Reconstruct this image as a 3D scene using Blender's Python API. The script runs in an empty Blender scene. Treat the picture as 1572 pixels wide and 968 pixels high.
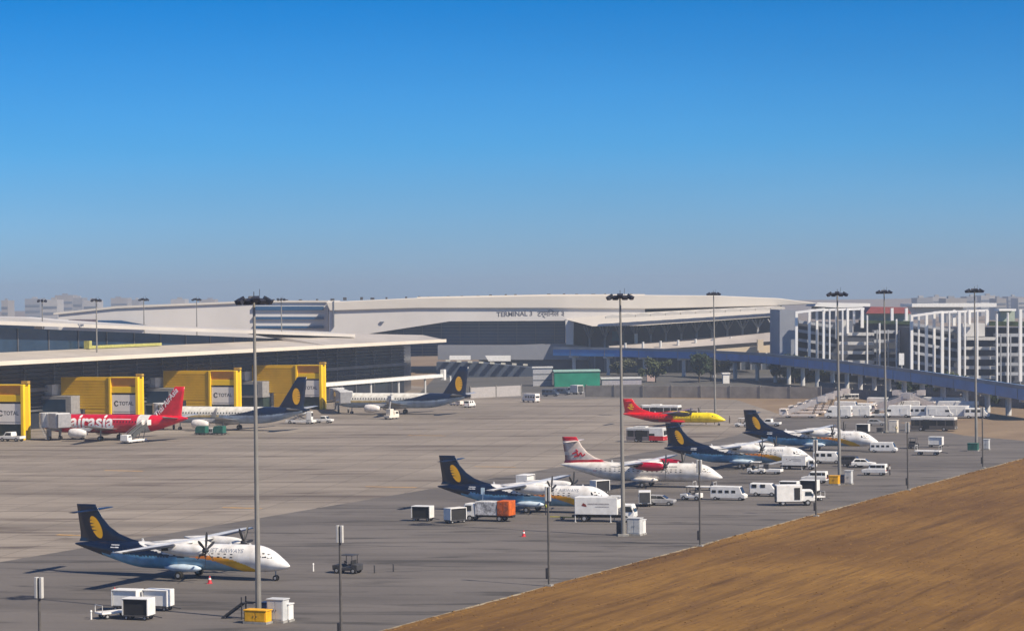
import bpy, bmesh, math, random
from mathutils import Vector, Matrix
R = math.radians
random.seed(7)
SC = bpy.context.scene
COL = SC.collection

# ------------------------------------------------------------------ camera
H = 29.5                      # camera height in metres (on a tower by the apron)
F = 3600.0                    # focal length in photograph pixels (1572 wide)
PITCH = math.atan(24 / F)     # slight downward pitch
ROLL = R(0.8)
_f = Vector((0, math.cos(PITCH), -math.sin(PITCH)))
_r0 = Vector((1, 0, 0))
_u0 = _r0.cross(_f)
_cr = _r0 * math.cos(ROLL) - _u0 * math.sin(ROLL)
_cu = _r0 * math.sin(ROLL) + _u0 * math.cos(ROLL)
cam = bpy.data.cameras.new('camera')
cam.sensor_width = 36.0
cam.lens = F / 1572 * 36.0
cam.clip_start = 1.0
cam.clip_end = 30000
camo = bpy.data.objects.new('camera', cam)
COL.objects.link(camo)
_m = Matrix((_cr, _cu, -_f)).transposed().to_4x4()
_m.translation = Vector((0, 0, H))
camo.matrix_world = _m
SC.camera = camo

# ------------------------------------------------------------------ light
SUN_EL, SUN_AZ = R(43), R(-36)       # azimuth measured from +X towards +Y
world = bpy.data.worlds.new('World')
SC.world = world
world.use_nodes = True
nt = world.node_tree
nt.nodes.clear()
out = nt.nodes.new('ShaderNodeOutputWorld')
bg = nt.nodes.new('ShaderNodeBackground')
sky = nt.nodes.new('ShaderNodeTexSky')
sky.sky_type = 'NISHITA'
sky.sun_disc = False
sky.sun_elevation = SUN_EL
sky.sun_rotation = math.pi / 2 - SUN_AZ      # Nishita measures from +Y clockwise
sky.altitude = 200
sky.air_density = 1.0
sky.dust_density = 0.6
sky.ozone_density = 3.0
tc = nt.nodes.new('ShaderNodeTexCoord')
sep = nt.nodes.new('ShaderNodeSeparateXYZ')
ramp = nt.nodes.new('ShaderNodeValToRGB')
mul = nt.nodes.new('ShaderNodeMix')
mul.data_type = 'RGBA'
mul.blend_type = 'MULTIPLY'
mul.inputs[0].default_value = 1.0
nt.links.new(tc.outputs['Generated'], sep.inputs[0])
nt.links.new(sep.outputs['Z'], ramp.inputs[0])
el = ramp.color_ramp.elements
el[0].position = 0.0
el[0].color = (0.32, 0.47, 0.80, 1)
el[1].position = 0.13
el[1].color = (0.001, 0.27, 0.60, 1)
e = el.new(0.065)
e.color = (0.10, 0.375, 0.72, 1)
e = el.new(0.45)
e.color = (0.26, 0.36, 0.52, 1)
nt.links.new(sky.outputs[0], mul.inputs[6])
nt.links.new(ramp.outputs[0], mul.inputs[7])
# faint unevenness of the haze in the sky
sn = nt.nodes.new('ShaderNodeTexNoise')
sn.inputs['Scale'].default_value = 3.0
sn.inputs['Detail'].default_value = 4
smp = nt.nodes.new('ShaderNodeMapping')
smp.inputs['Scale'].default_value = (1, 1, 6)
nt.links.new(tc.outputs['Generated'], smp.inputs[0])
nt.links.new(smp.outputs[0], sn.inputs['Vector'])
srg = nt.nodes.new('ShaderNodeMapRange')
srg.inputs[3].default_value = .90
srg.inputs[4].default_value = 1.10
nt.links.new(sn.outputs[0], srg.inputs[0])
mul2 = nt.nodes.new('ShaderNodeMix')
mul2.data_type = 'RGBA'
mul2.blend_type = 'MULTIPLY'
mul2.inputs[0].default_value = 1.0
nt.links.new(mul.outputs[2], mul2.inputs[6])
nt.links.new(srg.outputs[0], mul2.inputs[7])
nt.links.new(mul2.outputs[2], bg.inputs['Color'])
bg.inputs['Strength'].default_value = 0.12
nt.links.new(bg.outputs[0], out.inputs[0])

sun = bpy.data.lights.new('sun', 'SUN')
sun.energy = 4.8
sun.angle = R(1.0)
sun.color = (1.0, 0.87, 0.69)
suno = bpy.data.objects.new('sun', sun)
COL.objects.link(suno)
_sd = Vector((math.cos(SUN_EL) * math.cos(SUN_AZ), math.cos(SUN_EL) * math.sin(SUN_AZ), math.sin(SUN_EL)))
suno.rotation_euler = _sd.to_track_quat('Z', 'Y').to_euler()
suno.location = _sd * 200

vs = SC.view_settings
vs.view_transform = 'Standard'
vs.look = 'None'
vs.exposure = 0.55
vs.gamma = 1.0
vs.use_curve_mapping = False

# ------------------------------------------------------------------ layout helpers
def ray(px, py):
    return _f + _cr * ((px - 786) / F) + _cu * ((484 - py) / F)
def G(px, py, z=0.0):
    """ground point (height z) seen at a photograph pixel"""
    d = ray(px, py)
    return Vector((0, 0, H)) + d * ((z - H) / d.z)
def P(px, py, D):
    """point at depth D (metres along +Y) seen at a photograph pixel"""
    d = ray(px, py)
    return Vector((0, 0, H)) + d * (D / d.y)
AP = R(-23.3)                                    # airport grid
N = Vector((math.cos(AP), math.sin(AP), 0))      # out of the pier, aircraft axis
Dv = Vector((-N.y, N.x, 0))                      # along the pier and the grass edge

# ------------------------------------------------------------------ materials
MATS = {}
def mat(name, col, rough=0.6, metal=0.0, var=0.12, scale=1.5, bump=0.0, spec=0.4, coat=0.0, stretch=None, dirt=None):
    if name in MATS: return MATS[name]
    m = bpy.data.materials.new(name); m.use_nodes = True
    t = m.node_tree; b = t.nodes['Principled BSDF']
    b.inputs['Roughness'].default_value = rough
    b.inputs['Metallic'].default_value = metal
    b.inputs['Specular IOR Level'].default_value = spec
    if coat: b.inputs['Coat Weight'].default_value = coat
    b.inputs['Base Color'].default_value = (*col, 1)
    if var > 0:
        c = t.nodes.new('ShaderNodeTexCoord'); mp = t.nodes.new('ShaderNodeMapping')
        n = t.nodes.new('ShaderNodeTexNoise'); n.inputs['Scale'].default_value = scale
        n.inputs['Detail'].default_value = 5; n.inputs['Roughness'].default_value = 0.6
        if stretch: mp.inputs['Scale'].default_value = stretch
        t.links.new(c.outputs['Object'], mp.inputs[0]); t.links.new(mp.outputs[0], n.inputs['Vector'])
        rp = t.nodes.new('ShaderNodeValToRGB')
        lo = dirt if dirt else tuple(x * (1 - var * 1.6) for x in col)
        rp.color_ramp.elements[0].position = 0.3; rp.color_ramp.elements[1].position = 0.65
        rp.color_ramp.elements[0].color = (*lo, 1)
        rp.color_ramp.elements[1].color = (*(min(1, x * (1 + var * .5)) for x in col), 1)
        t.links.new(n.outputs['Fac'], rp.inputs[0]); t.links.new(rp.outputs[0], b.inputs['Base Color'])
        if bump:
            bp = t.nodes.new('ShaderNodeBump'); bp.inputs['Strength'].default_value = bump
            t.links.new(n.outputs['Fac'], bp.inputs['Height']); t.links.new(bp.outputs[0], b.inputs['Normal'])
    MATS[name] = m
    return m
def paint_mat():
    if 'livery_paint' in MATS: return MATS['livery_paint']
    m = bpy.data.materials.new('livery_paint'); m.use_nodes = True
    t = m.node_tree; b = t.nodes['Principled BSDF']
    a = t.nodes.new('ShaderNodeVertexColor'); a.layer_name = 'paint'
    c = t.nodes.new('ShaderNodeTexCoord'); n = t.nodes.new('ShaderNodeTexNoise')
    n.inputs['Scale'].default_value = 0.9; n.inputs['Detail'].default_value = 6
    t.links.new(c.outputs['Object'], n.inputs['Vector'])
    rp = t.nodes.new('ShaderNodeValToRGB')
    rp.color_ramp.elements[0].position = .3; rp.color_ramp.elements[0].color = (.74, .72, .69, 1)
    rp.color_ramp.elements[1].position = .6; rp.color_ramp.elements[1].color = (1, 1, 1, 1)
    mx = t.nodes.new('ShaderNodeMix'); mx.data_type = 'RGBA'; mx.blend_type = 'MULTIPLY'; mx.inputs[0].default_value = 1
    t.links.new(n.outputs['Fac'], rp.inputs[0])
    t.links.new(a.outputs['Color'], mx.inputs[6]); t.links.new(rp.outputs[0], mx.inputs[7])
    t.links.new(mx.outputs[2], b.inputs['Base Color'])
    b.inputs['Roughness'].default_value = 0.32
    b.inputs['Coat Weight'].default_value = 0.25
    MATS['livery_paint'] = m
    return m
def s2l(r, g, b):
    return tuple(((x / 255) / 12.92 if x <= 10 else ((x / 255 + .055) / 1.055) ** 2.4) for x in (r, g, b))

WHITE = lambda: mat('white_paint', (.78, .77, .74), .45, var=.10, scale=1.2, coat=.1)
CREAM = lambda: mat('cream_paint', (.74, .68, .58), .5, var=.10)
BLACK = lambda: mat('black_rubber', (.012, .012, .013), .8, var=.1)
DARK = lambda: mat('dark_interior', (.02, .02, .022), .7, var=.15)
GLASSD = lambda: mat('dark_vehicle_glass', (.015, .018, .022), .08, var=0, spec=.6)
STEEL = lambda: mat('galvanised_steel', (.38, .38, .37), .5, .3, var=.2, scale=3)
DSTEEL = lambda: mat('dark_painted_steel', (.05, .05, .055), .6, var=.2)
GREY = lambda: mat('grey_paint', (.30, .30, .31), .6, var=.15)
LGREY = lambda: mat('light_grey_paint', (.55, .55, .54), .6, var=.12)
YEL = lambda: mat('yellow_equipment_paint', (.78, .40, .01), .5, var=.15)
ORANGE = lambda: mat('orange_paint', (.62, .12, .012), .5, var=.25, scale=2.5)
REDP = lambda: mat('red_paint', (.48, .012, .02), .45, var=.12)
GREENP = lambda: mat('green_paint', (.02, .12, .09), .55, var=.15)
NAVYP = lambda: mat('navy_paint', (.008, .02, .07), .4, var=.08)
LAMP = lambda: mat('headlight_lens', (.7, .7, .66), .15, var=0, spec=.7)
HUB = lambda: mat('wheel_hub', (.42, .42, .42), .45, .4, var=.1)
CHROME = lambda: mat('bare_metal', (.55, .55, .56), .3, .8, var=.08)

# ------------------------------------------------------------------ mesh helpers
class MB:
    def __init__(s): s.v = []; s.f = []
    def add(s, vs, fs):
        o = len(s.v); s.v += [tuple(v) for v in vs]; s.f += [[i + o for i in f] for f in fs]; return s
    def box(s, c, d, rz=0.0, rx=0.0, ry=0.0):
        x, y, z = d[0] / 2, d[1] / 2, d[2] / 2
        M = Matrix.Rotation(rz, 3, 'Z') @ Matrix.Rotation(ry, 3, 'Y') @ Matrix.Rotation(rx, 3, 'X')
        c = Vector(c)
        vs = [c + M @ Vector(p) for p in ((-x, -y, -z), (x, -y, -z), (x, y, -z), (-x, y, -z), (-x, -y, z), (x, -y, z), (x, y, z), (-x, y, z))]
        return s.add(vs, [(0, 3, 2, 1), (4, 5, 6, 7), (0, 1, 5, 4), (1, 2, 6, 5), (2, 3, 7, 6), (3, 0, 4, 7)])
    def bar(s, a, b, w, h=None):
        """square bar from a to b"""
        h = h or w
        a = Vector(a); b = Vector(b); d = (b - a)
        L = d.length; d = d / L
        up = Vector((0, 0, 1)) if abs(d.z) < .99 else Vector((1, 0, 0))
        sx = d.cross(up).normalized() * (w / 2); sy = sx.cross(d).normalized() * (h / 2)
        vs = [p + q for p in (a, b) for q in (-sx - sy, sx - sy, sx + sy, -sx + sy)]
        return s.add(vs, [(0, 1, 2, 3), (7, 6, 5, 4), (0, 4, 5, 1), (1, 5, 6, 2), (2, 6, 7, 3), (3, 7, 4, 0)])
    def tube(s, a, b, r0, r1=None, n=10, cap=True):
        r1 = r0 if r1 is None else r1
        a = Vector(a); b = Vector(b); d = (b - a).normalized()
        up = Vector((0, 0, 1)) if abs(d.z) < .9 else Vector((1, 0, 0))
        e1 = d.cross(up).normalized(); e2 = d.cross(e1)
        vs = [];
        for p, r in ((a, r0), (b, r1)):
            for i in range(n):
                t = 2 * math.pi * i / n
                vs.append(p + (e1 * math.cos(t) + e2 * math.sin(t)) * r)
        fs = [(i, (i + 1) % n, n + (i + 1) % n, n + i) for i in range(n)]
        if cap: fs += [tuple(range(n))[::-1], tuple(range(n, 2 * n))]
        return s.add(vs, fs)
    def loft(s, rings, closed=True, cap=True):
        n = len(rings[0]); vs = [p for r in rings for p in r]; fs = []
        for k in range(len(rings) - 1):
            for i in range(n if closed else n - 1):
                j = (i + 1) % n
                fs.append((k * n + i, k * n + j, (k + 1) * n + j, (k + 1) * n + i))
        if cap:
            fs.append(tuple(range(n))[::-1]); fs.append(tuple(range((len(rings) - 1) * n, len(rings) * n)))
        return s.add(vs, fs)
    def prism(s, poly, off):
        """polygon of 3-D points extruded by vector off"""
        n = len(poly); off = Vector(off); A = [Vector(p) for p in poly]; B = [p + off for p in A]
        return s.add(A + B, [tuple(range(n)), tuple(range(n, 2 * n))[::-1]] + [(i, n + i, n + (i + 1) % n, (i + 1) % n) for i in range(n)])
    def mesh(s, name, bevel=0.0, smooth=False, seg=2):
        me = bpy.data.meshes.new(name)
        me.from_pydata(s.v, [], s.f)
        bm = bmesh.new(); bm.from_mesh(me)
        bmesh.ops.recalc_face_normals(bm, faces=bm.faces[:])
        if bevel:
            es = [e for e in bm.edges if len(e.link_faces) == 2 and e.calc_face_angle(0) > .3]
            bmesh.ops.bevel(bm, geom=es, offset=bevel, segments=seg, affect='EDGES', clamp_overlap=True, profile=.5)
        if smooth:
            for f in bm.faces: f.smooth = True
        bm.to_mesh(me); bm.free()
        return me
    def build(s, name, m, parent=None, bevel=0.0, smooth=False, loc=None, seg=2):
        me = s.mesh(name, bevel, smooth, seg)
        return link(name, me, m, parent, loc)
def link(name, me, m, parent=None, loc=None, rot=None):
    if m and not me.materials: me.materials.append(m)
    o = bpy.data.objects.new(name, me); COL.objects.link(o)
    if parent: o.parent = parent
    if loc is not None: o.location = loc
    if rot is not None: o.rotation_euler = rot
    return o
def smooth_by_angle(me, ang=35):
    bm = bmesh.new(); bm.from_mesh(me)
    for f in bm.faces: f.smooth = True
    for e in bm.edges:
        if len(e.link_faces) == 2 and e.calc_face_angle(0) > R(ang): e.smooth = False
    bm.to_mesh(me); bm.free()
def tag(o, label, cat, group=None):
    o['label'] = label; o['category'] = cat
    if group: o['group'] = group
    return o
def struct(o):
    o['kind'] = 'structure'; return o
def thing(name, label, cat, loc=(0, 0, 0), rz=0.0, group=None):
    o = bpy.data.objects.new(name, None); COL.objects.link(o)
    o.empty_display_size = .5
    o.location = loc; o.rotation_euler = (0, 0, rz)
    return tag(o, label, cat, group)
def copy_tree(o, parent=None):
    c = o.copy(); COL.objects.link(c)
    if parent: c.parent = parent
    for ch in list(o.children): copy_tree(ch, c)
    return c
def text_mesh(txt, size, shear=0.0, cuts=0.0, bold=0.0, align='CENTER'):
    cu = bpy.data.curves.new('lettering', 'FONT')
    cu.body = txt; cu.size = size; cu.align_x = align; cu.align_y = 'CENTER'; cu.shear = shear
    cu.resolution_u = 3; cu.offset = bold
    o = bpy.data.objects.new('lettering', cu); COL.objects.link(o)
    bpy.context.view_layer.update()
    me = bpy.data.meshes.new_from_object(o)
    COL.objects.unlink(o); bpy.data.objects.remove(o)
    if cuts:
        bm = bmesh.new(); bm.from_mesh(me)
        lo = min(v.co.y for v in bm.verts); hi = max(v.co.y for v in bm.verts)
        y = lo + cuts
        while y < hi:
            bmesh.ops.bisect_plane(bm, geom=bm.verts[:] + bm.edges[:] + bm.faces[:], plane_co=(0, y, 0), plane_no=(0, 1, 0))
            y += cuts
        bm.to_mesh(me); bm.free()
    return me
def flat_text(txt, size, origin, ux, uy, m, parent, name='lettering', **k):
    """text laid in the plane spanned by ux (reading direction) and uy (up)"""
    me = text_mesh(txt, size, **k)
    o = Vector(origin); ux = Vector(ux); uy = Vector(uy)
    for v in me.vertices: v.co = o + ux * v.co.x + uy * v.co.y
    me.update()
    return link(name, me, m, parent)
# ================================================================== ground
def ground_mat(name, base, dark, light, big=.02, streak=(.004, .05, 1), rot=0, joints=0.0, stain=None, bump=.05, rough=.85, fine=2.0):
    m = bpy.data.materials.new(name); m.use_nodes = True
    t = m.node_tree; b = t.nodes['Principled BSDF']; b.inputs['Roughness'].default_value = rough
    b.inputs['Specular IOR Level'].default_value = .25
    c = t.nodes.new('ShaderNodeTexCoord'); mp = t.nodes.new('ShaderNodeMapping'); mp.inputs['Rotation'].default_value = (0, 0, -rot)
    t.links.new(c.outputs['Object'], mp.inputs[0])
    def noise(scale3, detail=6, rg=.6, dist=0):
        s = t.nodes.new('ShaderNodeMapping'); s.inputs['Scale'].default_value = scale3
        n = t.nodes.new('ShaderNodeTexNoise'); n.inputs['Scale'].default_value = 1; n.inputs['Detail'].default_value = detail
        n.inputs['Roughness'].default_value = rg; n.inputs['Distortion'].default_value = dist
        t.links.new(mp.outputs[0], s.inputs[0]); t.links.new(s.outputs[0], n.inputs['Vector']); return n
    def mix(a, bcol, fac, mode='MIX'):
        x = t.nodes.new('ShaderNodeMix'); x.data_type = 'RGBA'; x.blend_type = mode
        if hasattr(a, 'links'): t.links.new(a, x.inputs[6])
        else: x.inputs[6].default_value = (*a, 1)
        if hasattr(bcol, 'links'): t.links.new(bcol, x.inputs[7])
        else: x.inputs[7].default_value = (*bcol, 1)
        if hasattr(fac, 'links'): t.links.new(fac, x.inputs[0])
        else: x.inputs[0].default_value = fac
        return x.outputs[2]
    def rmp(n, lo, hi):
        r = t.nodes.new('ShaderNodeMapRange'); r.inputs[1].default_value = lo; r.inputs[2].default_value = hi
        t.links.new(n.outputs[0], r.inputs[0]); return r.outputs[0]
    n1 = noise((big, big, big)); n2 = noise(streak, 7, .65, .4); n3 = noise((fine, fine, fine), 4)
    col = mix(dark, light, rmp(n1, .3, .7))
    col = mix(col, base, .45)
    col = mix(col, dark, rmp(n2, .48, .72))
    if stain:
        n4 = noise((streak[0] * 6, streak[1] * 5, 1), 5, .6, .8)
        col = mix(col, stain, rmp(n4, .53, .66))
    n5 = noise((streak[0] * 2.2, streak[1] * 2.6, 1), 4)
    col = mix(col, light, rmp(n5, .58, .85))
    if joints:
        br = t.nodes.new('ShaderNodeTexBrick'); br.offset = 0; br.inputs['Scale'].default_value = 1
        br.inputs['Brick Width'].default_value = joints; br.inputs['Row Height'].default_value = joints
        br.inputs['Mortar Size'].default_value = .11; br.inputs['Color1'].default_value = (1, 1, 1, 1); br.inputs['Color2'].default_value = (.88, .88, .88, 1)
        br.inputs['Mortar'].default_value = (.6, .6, .6, 1); br.inputs['Mortar Smooth'].default_value = .5
        t.links.new(mp.outputs[0], br.inputs['Vector'])
        col = mix(col, br.outputs['Color'], 1, 'MULTIPLY')
    gr = t.nodes.new('ShaderNodeMapRange'); gr.inputs[3].default_value = .86; gr.inputs[4].default_value = 1.12
    t.links.new(n3.outputs[0], gr.inputs[0])
    cx = t.nodes.new('ShaderNodeMix'); cx.data_type = 'RGBA'; cx.blend_type = 'MULTIPLY'; cx.inputs[0].default_value = 1
    t.links.new(col, cx.inputs[6]); t.links.new(gr.outputs[0], cx.inputs[7])
    t.links.new(cx.outputs[2], b.inputs['Base Color'])
    if bump:
        bp = t.nodes.new('ShaderNodeBump'); bp.inputs['Strength'].default_value = bump; bp.inputs['Distance'].default_value = .3
        t.links.new(n3.outputs[0], bp.inputs['Height']); t.links.new(bp.outputs[0], b.inputs['Normal'])
    MATS[name] = m
    return m
def sheet(name, pts, z, m):
    me = bpy.data.meshes.new(name)
    me.from_pydata([(p[0], p[1], z) for p in pts], [], [tuple(range(len(pts)))])
    bm = bmesh.new(); bm.from_mesh(me)
    for f in bm.faces:
        f.normal_update()
        if f.normal.z < 0: f.normal_flip()
    bm.to_mesh(me); bm.free()
    return struct(link(name, me, m))
SOIL = ground_mat('soil', (.22, .16, .10), (.17, .12, .08), (.28, .21, .14), .03, (.02, .05, 1), R(60), bump=.2)
CONC = ground_mat('concrete_apron', (.275, .238, .20), (.15, .13, .112), (.365, .318, .268), .012, (.0045, .045, 1), AP + R(14), joints=7.5, stain=(.12, .098, .083))
ASPH = ground_mat('asphalt_apron', (.14, .127, .119), (.088, .08, .075), (.185, .168, .155), .02, (.008, .06, 1), AP + R(14), joints=0, stain=(.065, .06, .056))
DRYG = ground_mat('dry_grass_ground', (.16, .078, .015), (.07, .032, .006), (.31, .172, .037), .03, (.03, .55, 1), R(63.7), bump=.5, stain=(.12, .062, .022), fine=.6)
# one sheet to the horizon
sheet('ground', [(-9000, -400), (9000, -400), (9000, 16000), (-9000, 16000)], -.012, SOIL)
g = lambda x, y: G(x, y)[:2]
EA = G(585, 968); EB = G(1572, 703); ED = (EB - EA).normalized(); EN = Vector((ED.y, -ED.x, 0))
e0 = EA - ED * 230; e1 = EB + ED * 75
CA = G(0, 862); CB = G(666, 749); CD = (CB - CA).normalized()
c0 = CA - CD * 220; c1 = CB + CD * 120
far_r = Vector(g(1572, 640)); 
# concrete apron: everything between the pier and the asphalt strip
sheet('apron_concrete', [c0, c1, G(1130, 668), G(1210, 640), G(1130, 613), G(900, 609), G(700, 600), (-60, 900), (-330, 900), (-420, 300)], -.004, CONC)
sheet('apron_asphalt', [e0, e1, G(1572, 676), G(1480, 668), G(1380, 648), G(1508, 640), G(1420, 636), G(1195, 640), G(1130, 668) , c1 + Vector((.0, 0, 0)), c0], .0, ASPH)
_rg = random.Random(5); _n = 420; _ed = [e0 + (e1 - e0) * (k / _n) + EN * (_rg.uniform(-.12, .30) + .25 * math.sin(k * .23) * math.sin(k * .071)) for k in range(_n + 1)]
sheet('dry_grass_verge', _ed + [ e1 + EN * 60 + ED * 60, e1 + EN * 400, e0 + EN * 400], .016, DRYG)
ROADM = ground_mat('service_road', (.17, .16, .155), (.13, .12, .115), (.2, .19, .18), .05, (.01, .08, 1), 0)
sheet('service_road', [G(735, 609), G(735, 603), G(890, 601), G(1000, 606), G(1000, 610), G(890, 612)], .008, ROADM)
# pale concrete edging between the apron and the grass
mb = MB()
a = e0; b = e1
kerb = MB()
for off, zz in ((0, 0),):
    kerb.prism([a + EN * -.22, b + EN * -.22, b + EN * .3, a + EN * .3], (0, 0, .012))
struct(kerb.build('edge_kerb', mat('kerb_concrete', (.34, .28, .19), .9, var=.4, scale=.6)))
# painted lead-in marks, worn yellow
YM = mat('worn_yellow_marking', (.46, .25, .045), .8, var=.4, scale=.8, dirt=(.28, .19, .10))
for (x, y, L, w) in ((190, 722, 8, 1.0), (372, 779, 6.5, .8), (118, 821, 6, .9), (600, 747, 9, .8), (760, 716, 8, .6), (655, 668, 9, .8)):
    p = G(x, y); q = MB()
    q.prism([p + N * -L / 2 + Dv * -w / 2, p + N * L / 2 + Dv * -w / 2, p + N * L / 2 + Dv * w / 2, p + N * -L / 2 + Dv * w / 2], (0, 0, .004))
    o = q.build('lead_in_marking', YM); o.location.z = .004; struct(o)
WM = mat('worn_white_line', (.42, .41, .39), .8, var=.4, scale=.5, dirt=(.24, .22, .21))
for (x0, y0, x1, y1, w) in ():
    p = G(x0, y0); q2 = G(x1, y1); d = (q2 - p).normalized(); s = Vector((-d.y, d.x, 0)) * w
    q = MB(); q.prism([p - s, q2 - s, q2 + s, p + s], (0, 0, .004)); o = q.build('stand_line', WM); o.location.z = .004; struct(o)

STAIN = mat('oil_stain', (.075, .068, .062), .7, var=.5, scale=.7, dirt=(.05, .045, .042))
_rs = random.Random(21)
for (x, y, L, w) in ((150, 900, 9, .5), (90, 878, 6, .5), (330, 882, 8, .7), (610, 838, 8, .35), (690, 832, 6, .5), (570, 832, 5, .4), (480, 690, 12, .4), (540, 676, 8, .3), (330, 838, 7, .25), (920, 706, 8, .3), (180, 690, 10, .5), (890, 640, 9, .3), (1150, 806, 6, .3), (700, 800, 6, .5)):
    p = G(x, y); a_ = AP + _rs.uniform(-.05, .22); u_ = Vector((math.cos(a_), math.sin(a_), 0)); v_ = Vector((-u_.y, u_.x, 0)); n_ = 26; ring = []
    for i in range(n_):
        t = 2 * math.pi * i / n_; k_ = _rs.uniform(.65, 1.15)
        ring.append(p + u_ * (math.cos(t) * L / 2 * k_) + v_ * (math.sin(t) * w / 2 * k_ * 1.6))
    sheet('tyre_stain', ring, .0042, STAIN)

# ---------------- dry grass blades over the verge, one mass
def grass():
    rnd = random.Random(3); vs = []; fs = []
    for k in range(26000):
        # denser near the edge that shows
        t = rnd.uniform(120, 560); near = rnd.random() < .06
        u = rnd.random() ** 1.5 * 1.6 - .05 if near else rnd.uniform(.3, 75)
        p = e0 + ED * t + EN * u
        h = rnd.uniform(.03, .13) if near else rnd.uniform(.03, .08); a = rnd.uniform(0, 6.28); w = rnd.uniform(.06, .2)
        dx, dy = math.cos(a) * w, math.sin(a) * w
        lx, ly = rnd.uniform(-.15, .15), rnd.uniform(-.15, .15)
        o = len(vs)
        vs += [(p.x - dx, p.y - dy, .003), (p.x + dx, p.y + dy, .003), (p.x + lx, p.y + ly, h)]
        fs.append((o, o + 1, o + 2))
    me = bpy.data.meshes.new('dry_grass'); me.from_pydata(vs, [], fs)
    o = link('dry_grass', me, mat('dry_grass_blades', (.25, .135, .03), .9, var=.3, scale=.2, dirt=(.14, .07, .015)))
    o['kind'] = 'stuff'
    tag(o, 'short dry brown grass covering the verge beside the apron', 'grass')
grass()

# ================================================================== pier with gates
PW = lambda t, u, z: Vector((-125, 526, 0)) + Dv * t - N * u + Vector((0, 0, z))   # t along, u inward, z up
def ridge(t): return 24.8 + (t - 47) * (17.4 - 24.8) / (308 - 47)
pier = thing('terminal_pier', 'long low terminal pier with pale roof and dark louvred glass behind the yellow bridges', 'building', PW(100, 15, 0))
INV = -PW(100, 15, 0)
def pb(mb_): 
    mb_.v = [tuple(Vector(v) + INV) for v in mb_.v]; return mb_
ROOFM = mat('pale_metal_roof', (.46, .42, .375), .55, var=.12, scale=.08, stretch=(1, 1, 1))
EDGEM = mat('roof_edge_metal', (.70, .63, .53), .45, var=.06, scale=.1)
PGLASS = mat('dark_tinted_glazing', (.035, .04, .055), .18, var=.3, scale=.12, spec=.5)
PGLASS2 = mat('blue_tinted_glazing', (.02, .045, .085), .15, var=.25, scale=.1, spec=.6)
LOUV = mat('louvre_aluminium', (.13, .13, .14), .5, .2, var=.25, scale=.2)
T0, T1 = -70, 250
q = MB(); q.prism([PW(T0, 7, 0), PW(T1 - 6, 7, 0), PW(T1 + 26, 20, 0), PW(T1 + 26, 30, 0), PW(T0, 30, 0)], (0, 0, 16.2)); pb(q).build('glazed_wall', PGLASS, pier)
# horizontal louvres in front of the glazing
for k in range(12):
    z = 4.2 + k * 1.02
    q = MB(); q.prism([PW(T0, 6.45, z), PW(T1 - 6, 6.45, z), PW(T1 - 6, 6.95, z + .28), PW(T0, 6.95, z + .28)], (0, 0, .09)); pb(q).build('louvre', LOUV, pier)
for k in range(26):
    t = T0 + 6 + k * 12.4
    if t > T1 - 8: break
    q = MB(); q.prism([PW(t, 6.25, 0), PW(t + .35, 6.25, 0), PW(t + .35, 6.43, 0), PW(t, 6.43, 0)], (0, 0, 16.1)); pb(q).build('mullion', LOUV, pier)
q = MB(); q.prism([PW(T0, 6.0, 9.0), PW(T1 - 6, 6.0, 9.0), PW(T1 - 6, 6.98, 9.0), PW(T0, 6.98, 9.0)], (0, 0, .9)); pb(q).build('floor_band', mat('grey_spandrel', (.17, .165, .17), .6, var=.2, scale=.2), pier)
# roof: low pitch from the eave to the ridge
q = MB()
ts = [T0 + (T1 - T0) * k / 16 for k in range(17)]
for i in range(16):
    ta, tb = ts[i], ts[i + 1]
    ua = 12 if ta < 170 else 22; 
    za = (18.6 if ta < 170 else ridge(ta + (ta - 170) * .5)); zb = (18.6 if tb <= 170 else ridge(tb + (tb - 170) * .5)); ub = 12 if tb <= 170 else 22
    if ta < 170 < tb: zb = 18.6; ub = 12
    q.prism([PW(ta, -4.6, 17.0), PW(tb, -4.6, 17.0), PW(tb + (ub - 12) * 4.6 * (tb - 170) / 92 / 1, ub, zb), PW(ta + (ua - 12) * 4.6 * (ta - 170) / 92 / 1, ua, za)], (0, 0, -.7))
pb(q).build('roof', ROOFM, pier)
q = MB(); q.prism([PW(T0, -4.9, 16.15), PW(T1 + 1, -4.9, 16.15), PW(T1 + 1, -4.55, 16.15), PW(T0, -4.55, 16.15)], (0, 0, 1.0)); pb(q).build('eave', EDGEM, pier, bevel=.05)
q = MB(); q.prism([PW(T0, 12.1, 17.6), PW(172, 12.1, 17.6), PW(172, 29, 17.6), PW(T0, 29, 17.6)], (0, 0, .9)); pb(q).build('upper_deck', ROOFM, pier)
def topz(t): return 18.9 + max(0, (176 - t)) * .0405
q = MB(); q.prism([PW(T0, 13, 18.5), PW(176, 13, 18.5), PW(176, 13, topz(176)), PW(T0, 13, topz(T0))], -N * 16); pb(q).build('clerestory_glazing', PGLASS2, pier)
for k in range(18):
    t = T0 + 8 + k * 13; 
    if topz(t) < 20: break
    q = MB(); q.prism([PW(t, 12.75, 18.6), PW(t + .3, 12.75, 18.6), PW(t + .3, 12.97, 18.6), PW(t, 12.97, 18.6)], (0, 0, topz(t) - 18.7)); pb(q).build('clerestory_mullion', LOUV, pier)
q = MB(); q.prism([PW(T0, 9.5, topz(T0) + .02), PW(215, 9.5, 18.6), PW(236, 30, 19.2), PW(T0, 30, topz(T0) + .9)], (0, 0, .9)); pb(q).build('upper_roof', mat('upper_roof_metal', (.52, .49, .45), .5, var=.08, scale=.06), pier)
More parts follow.
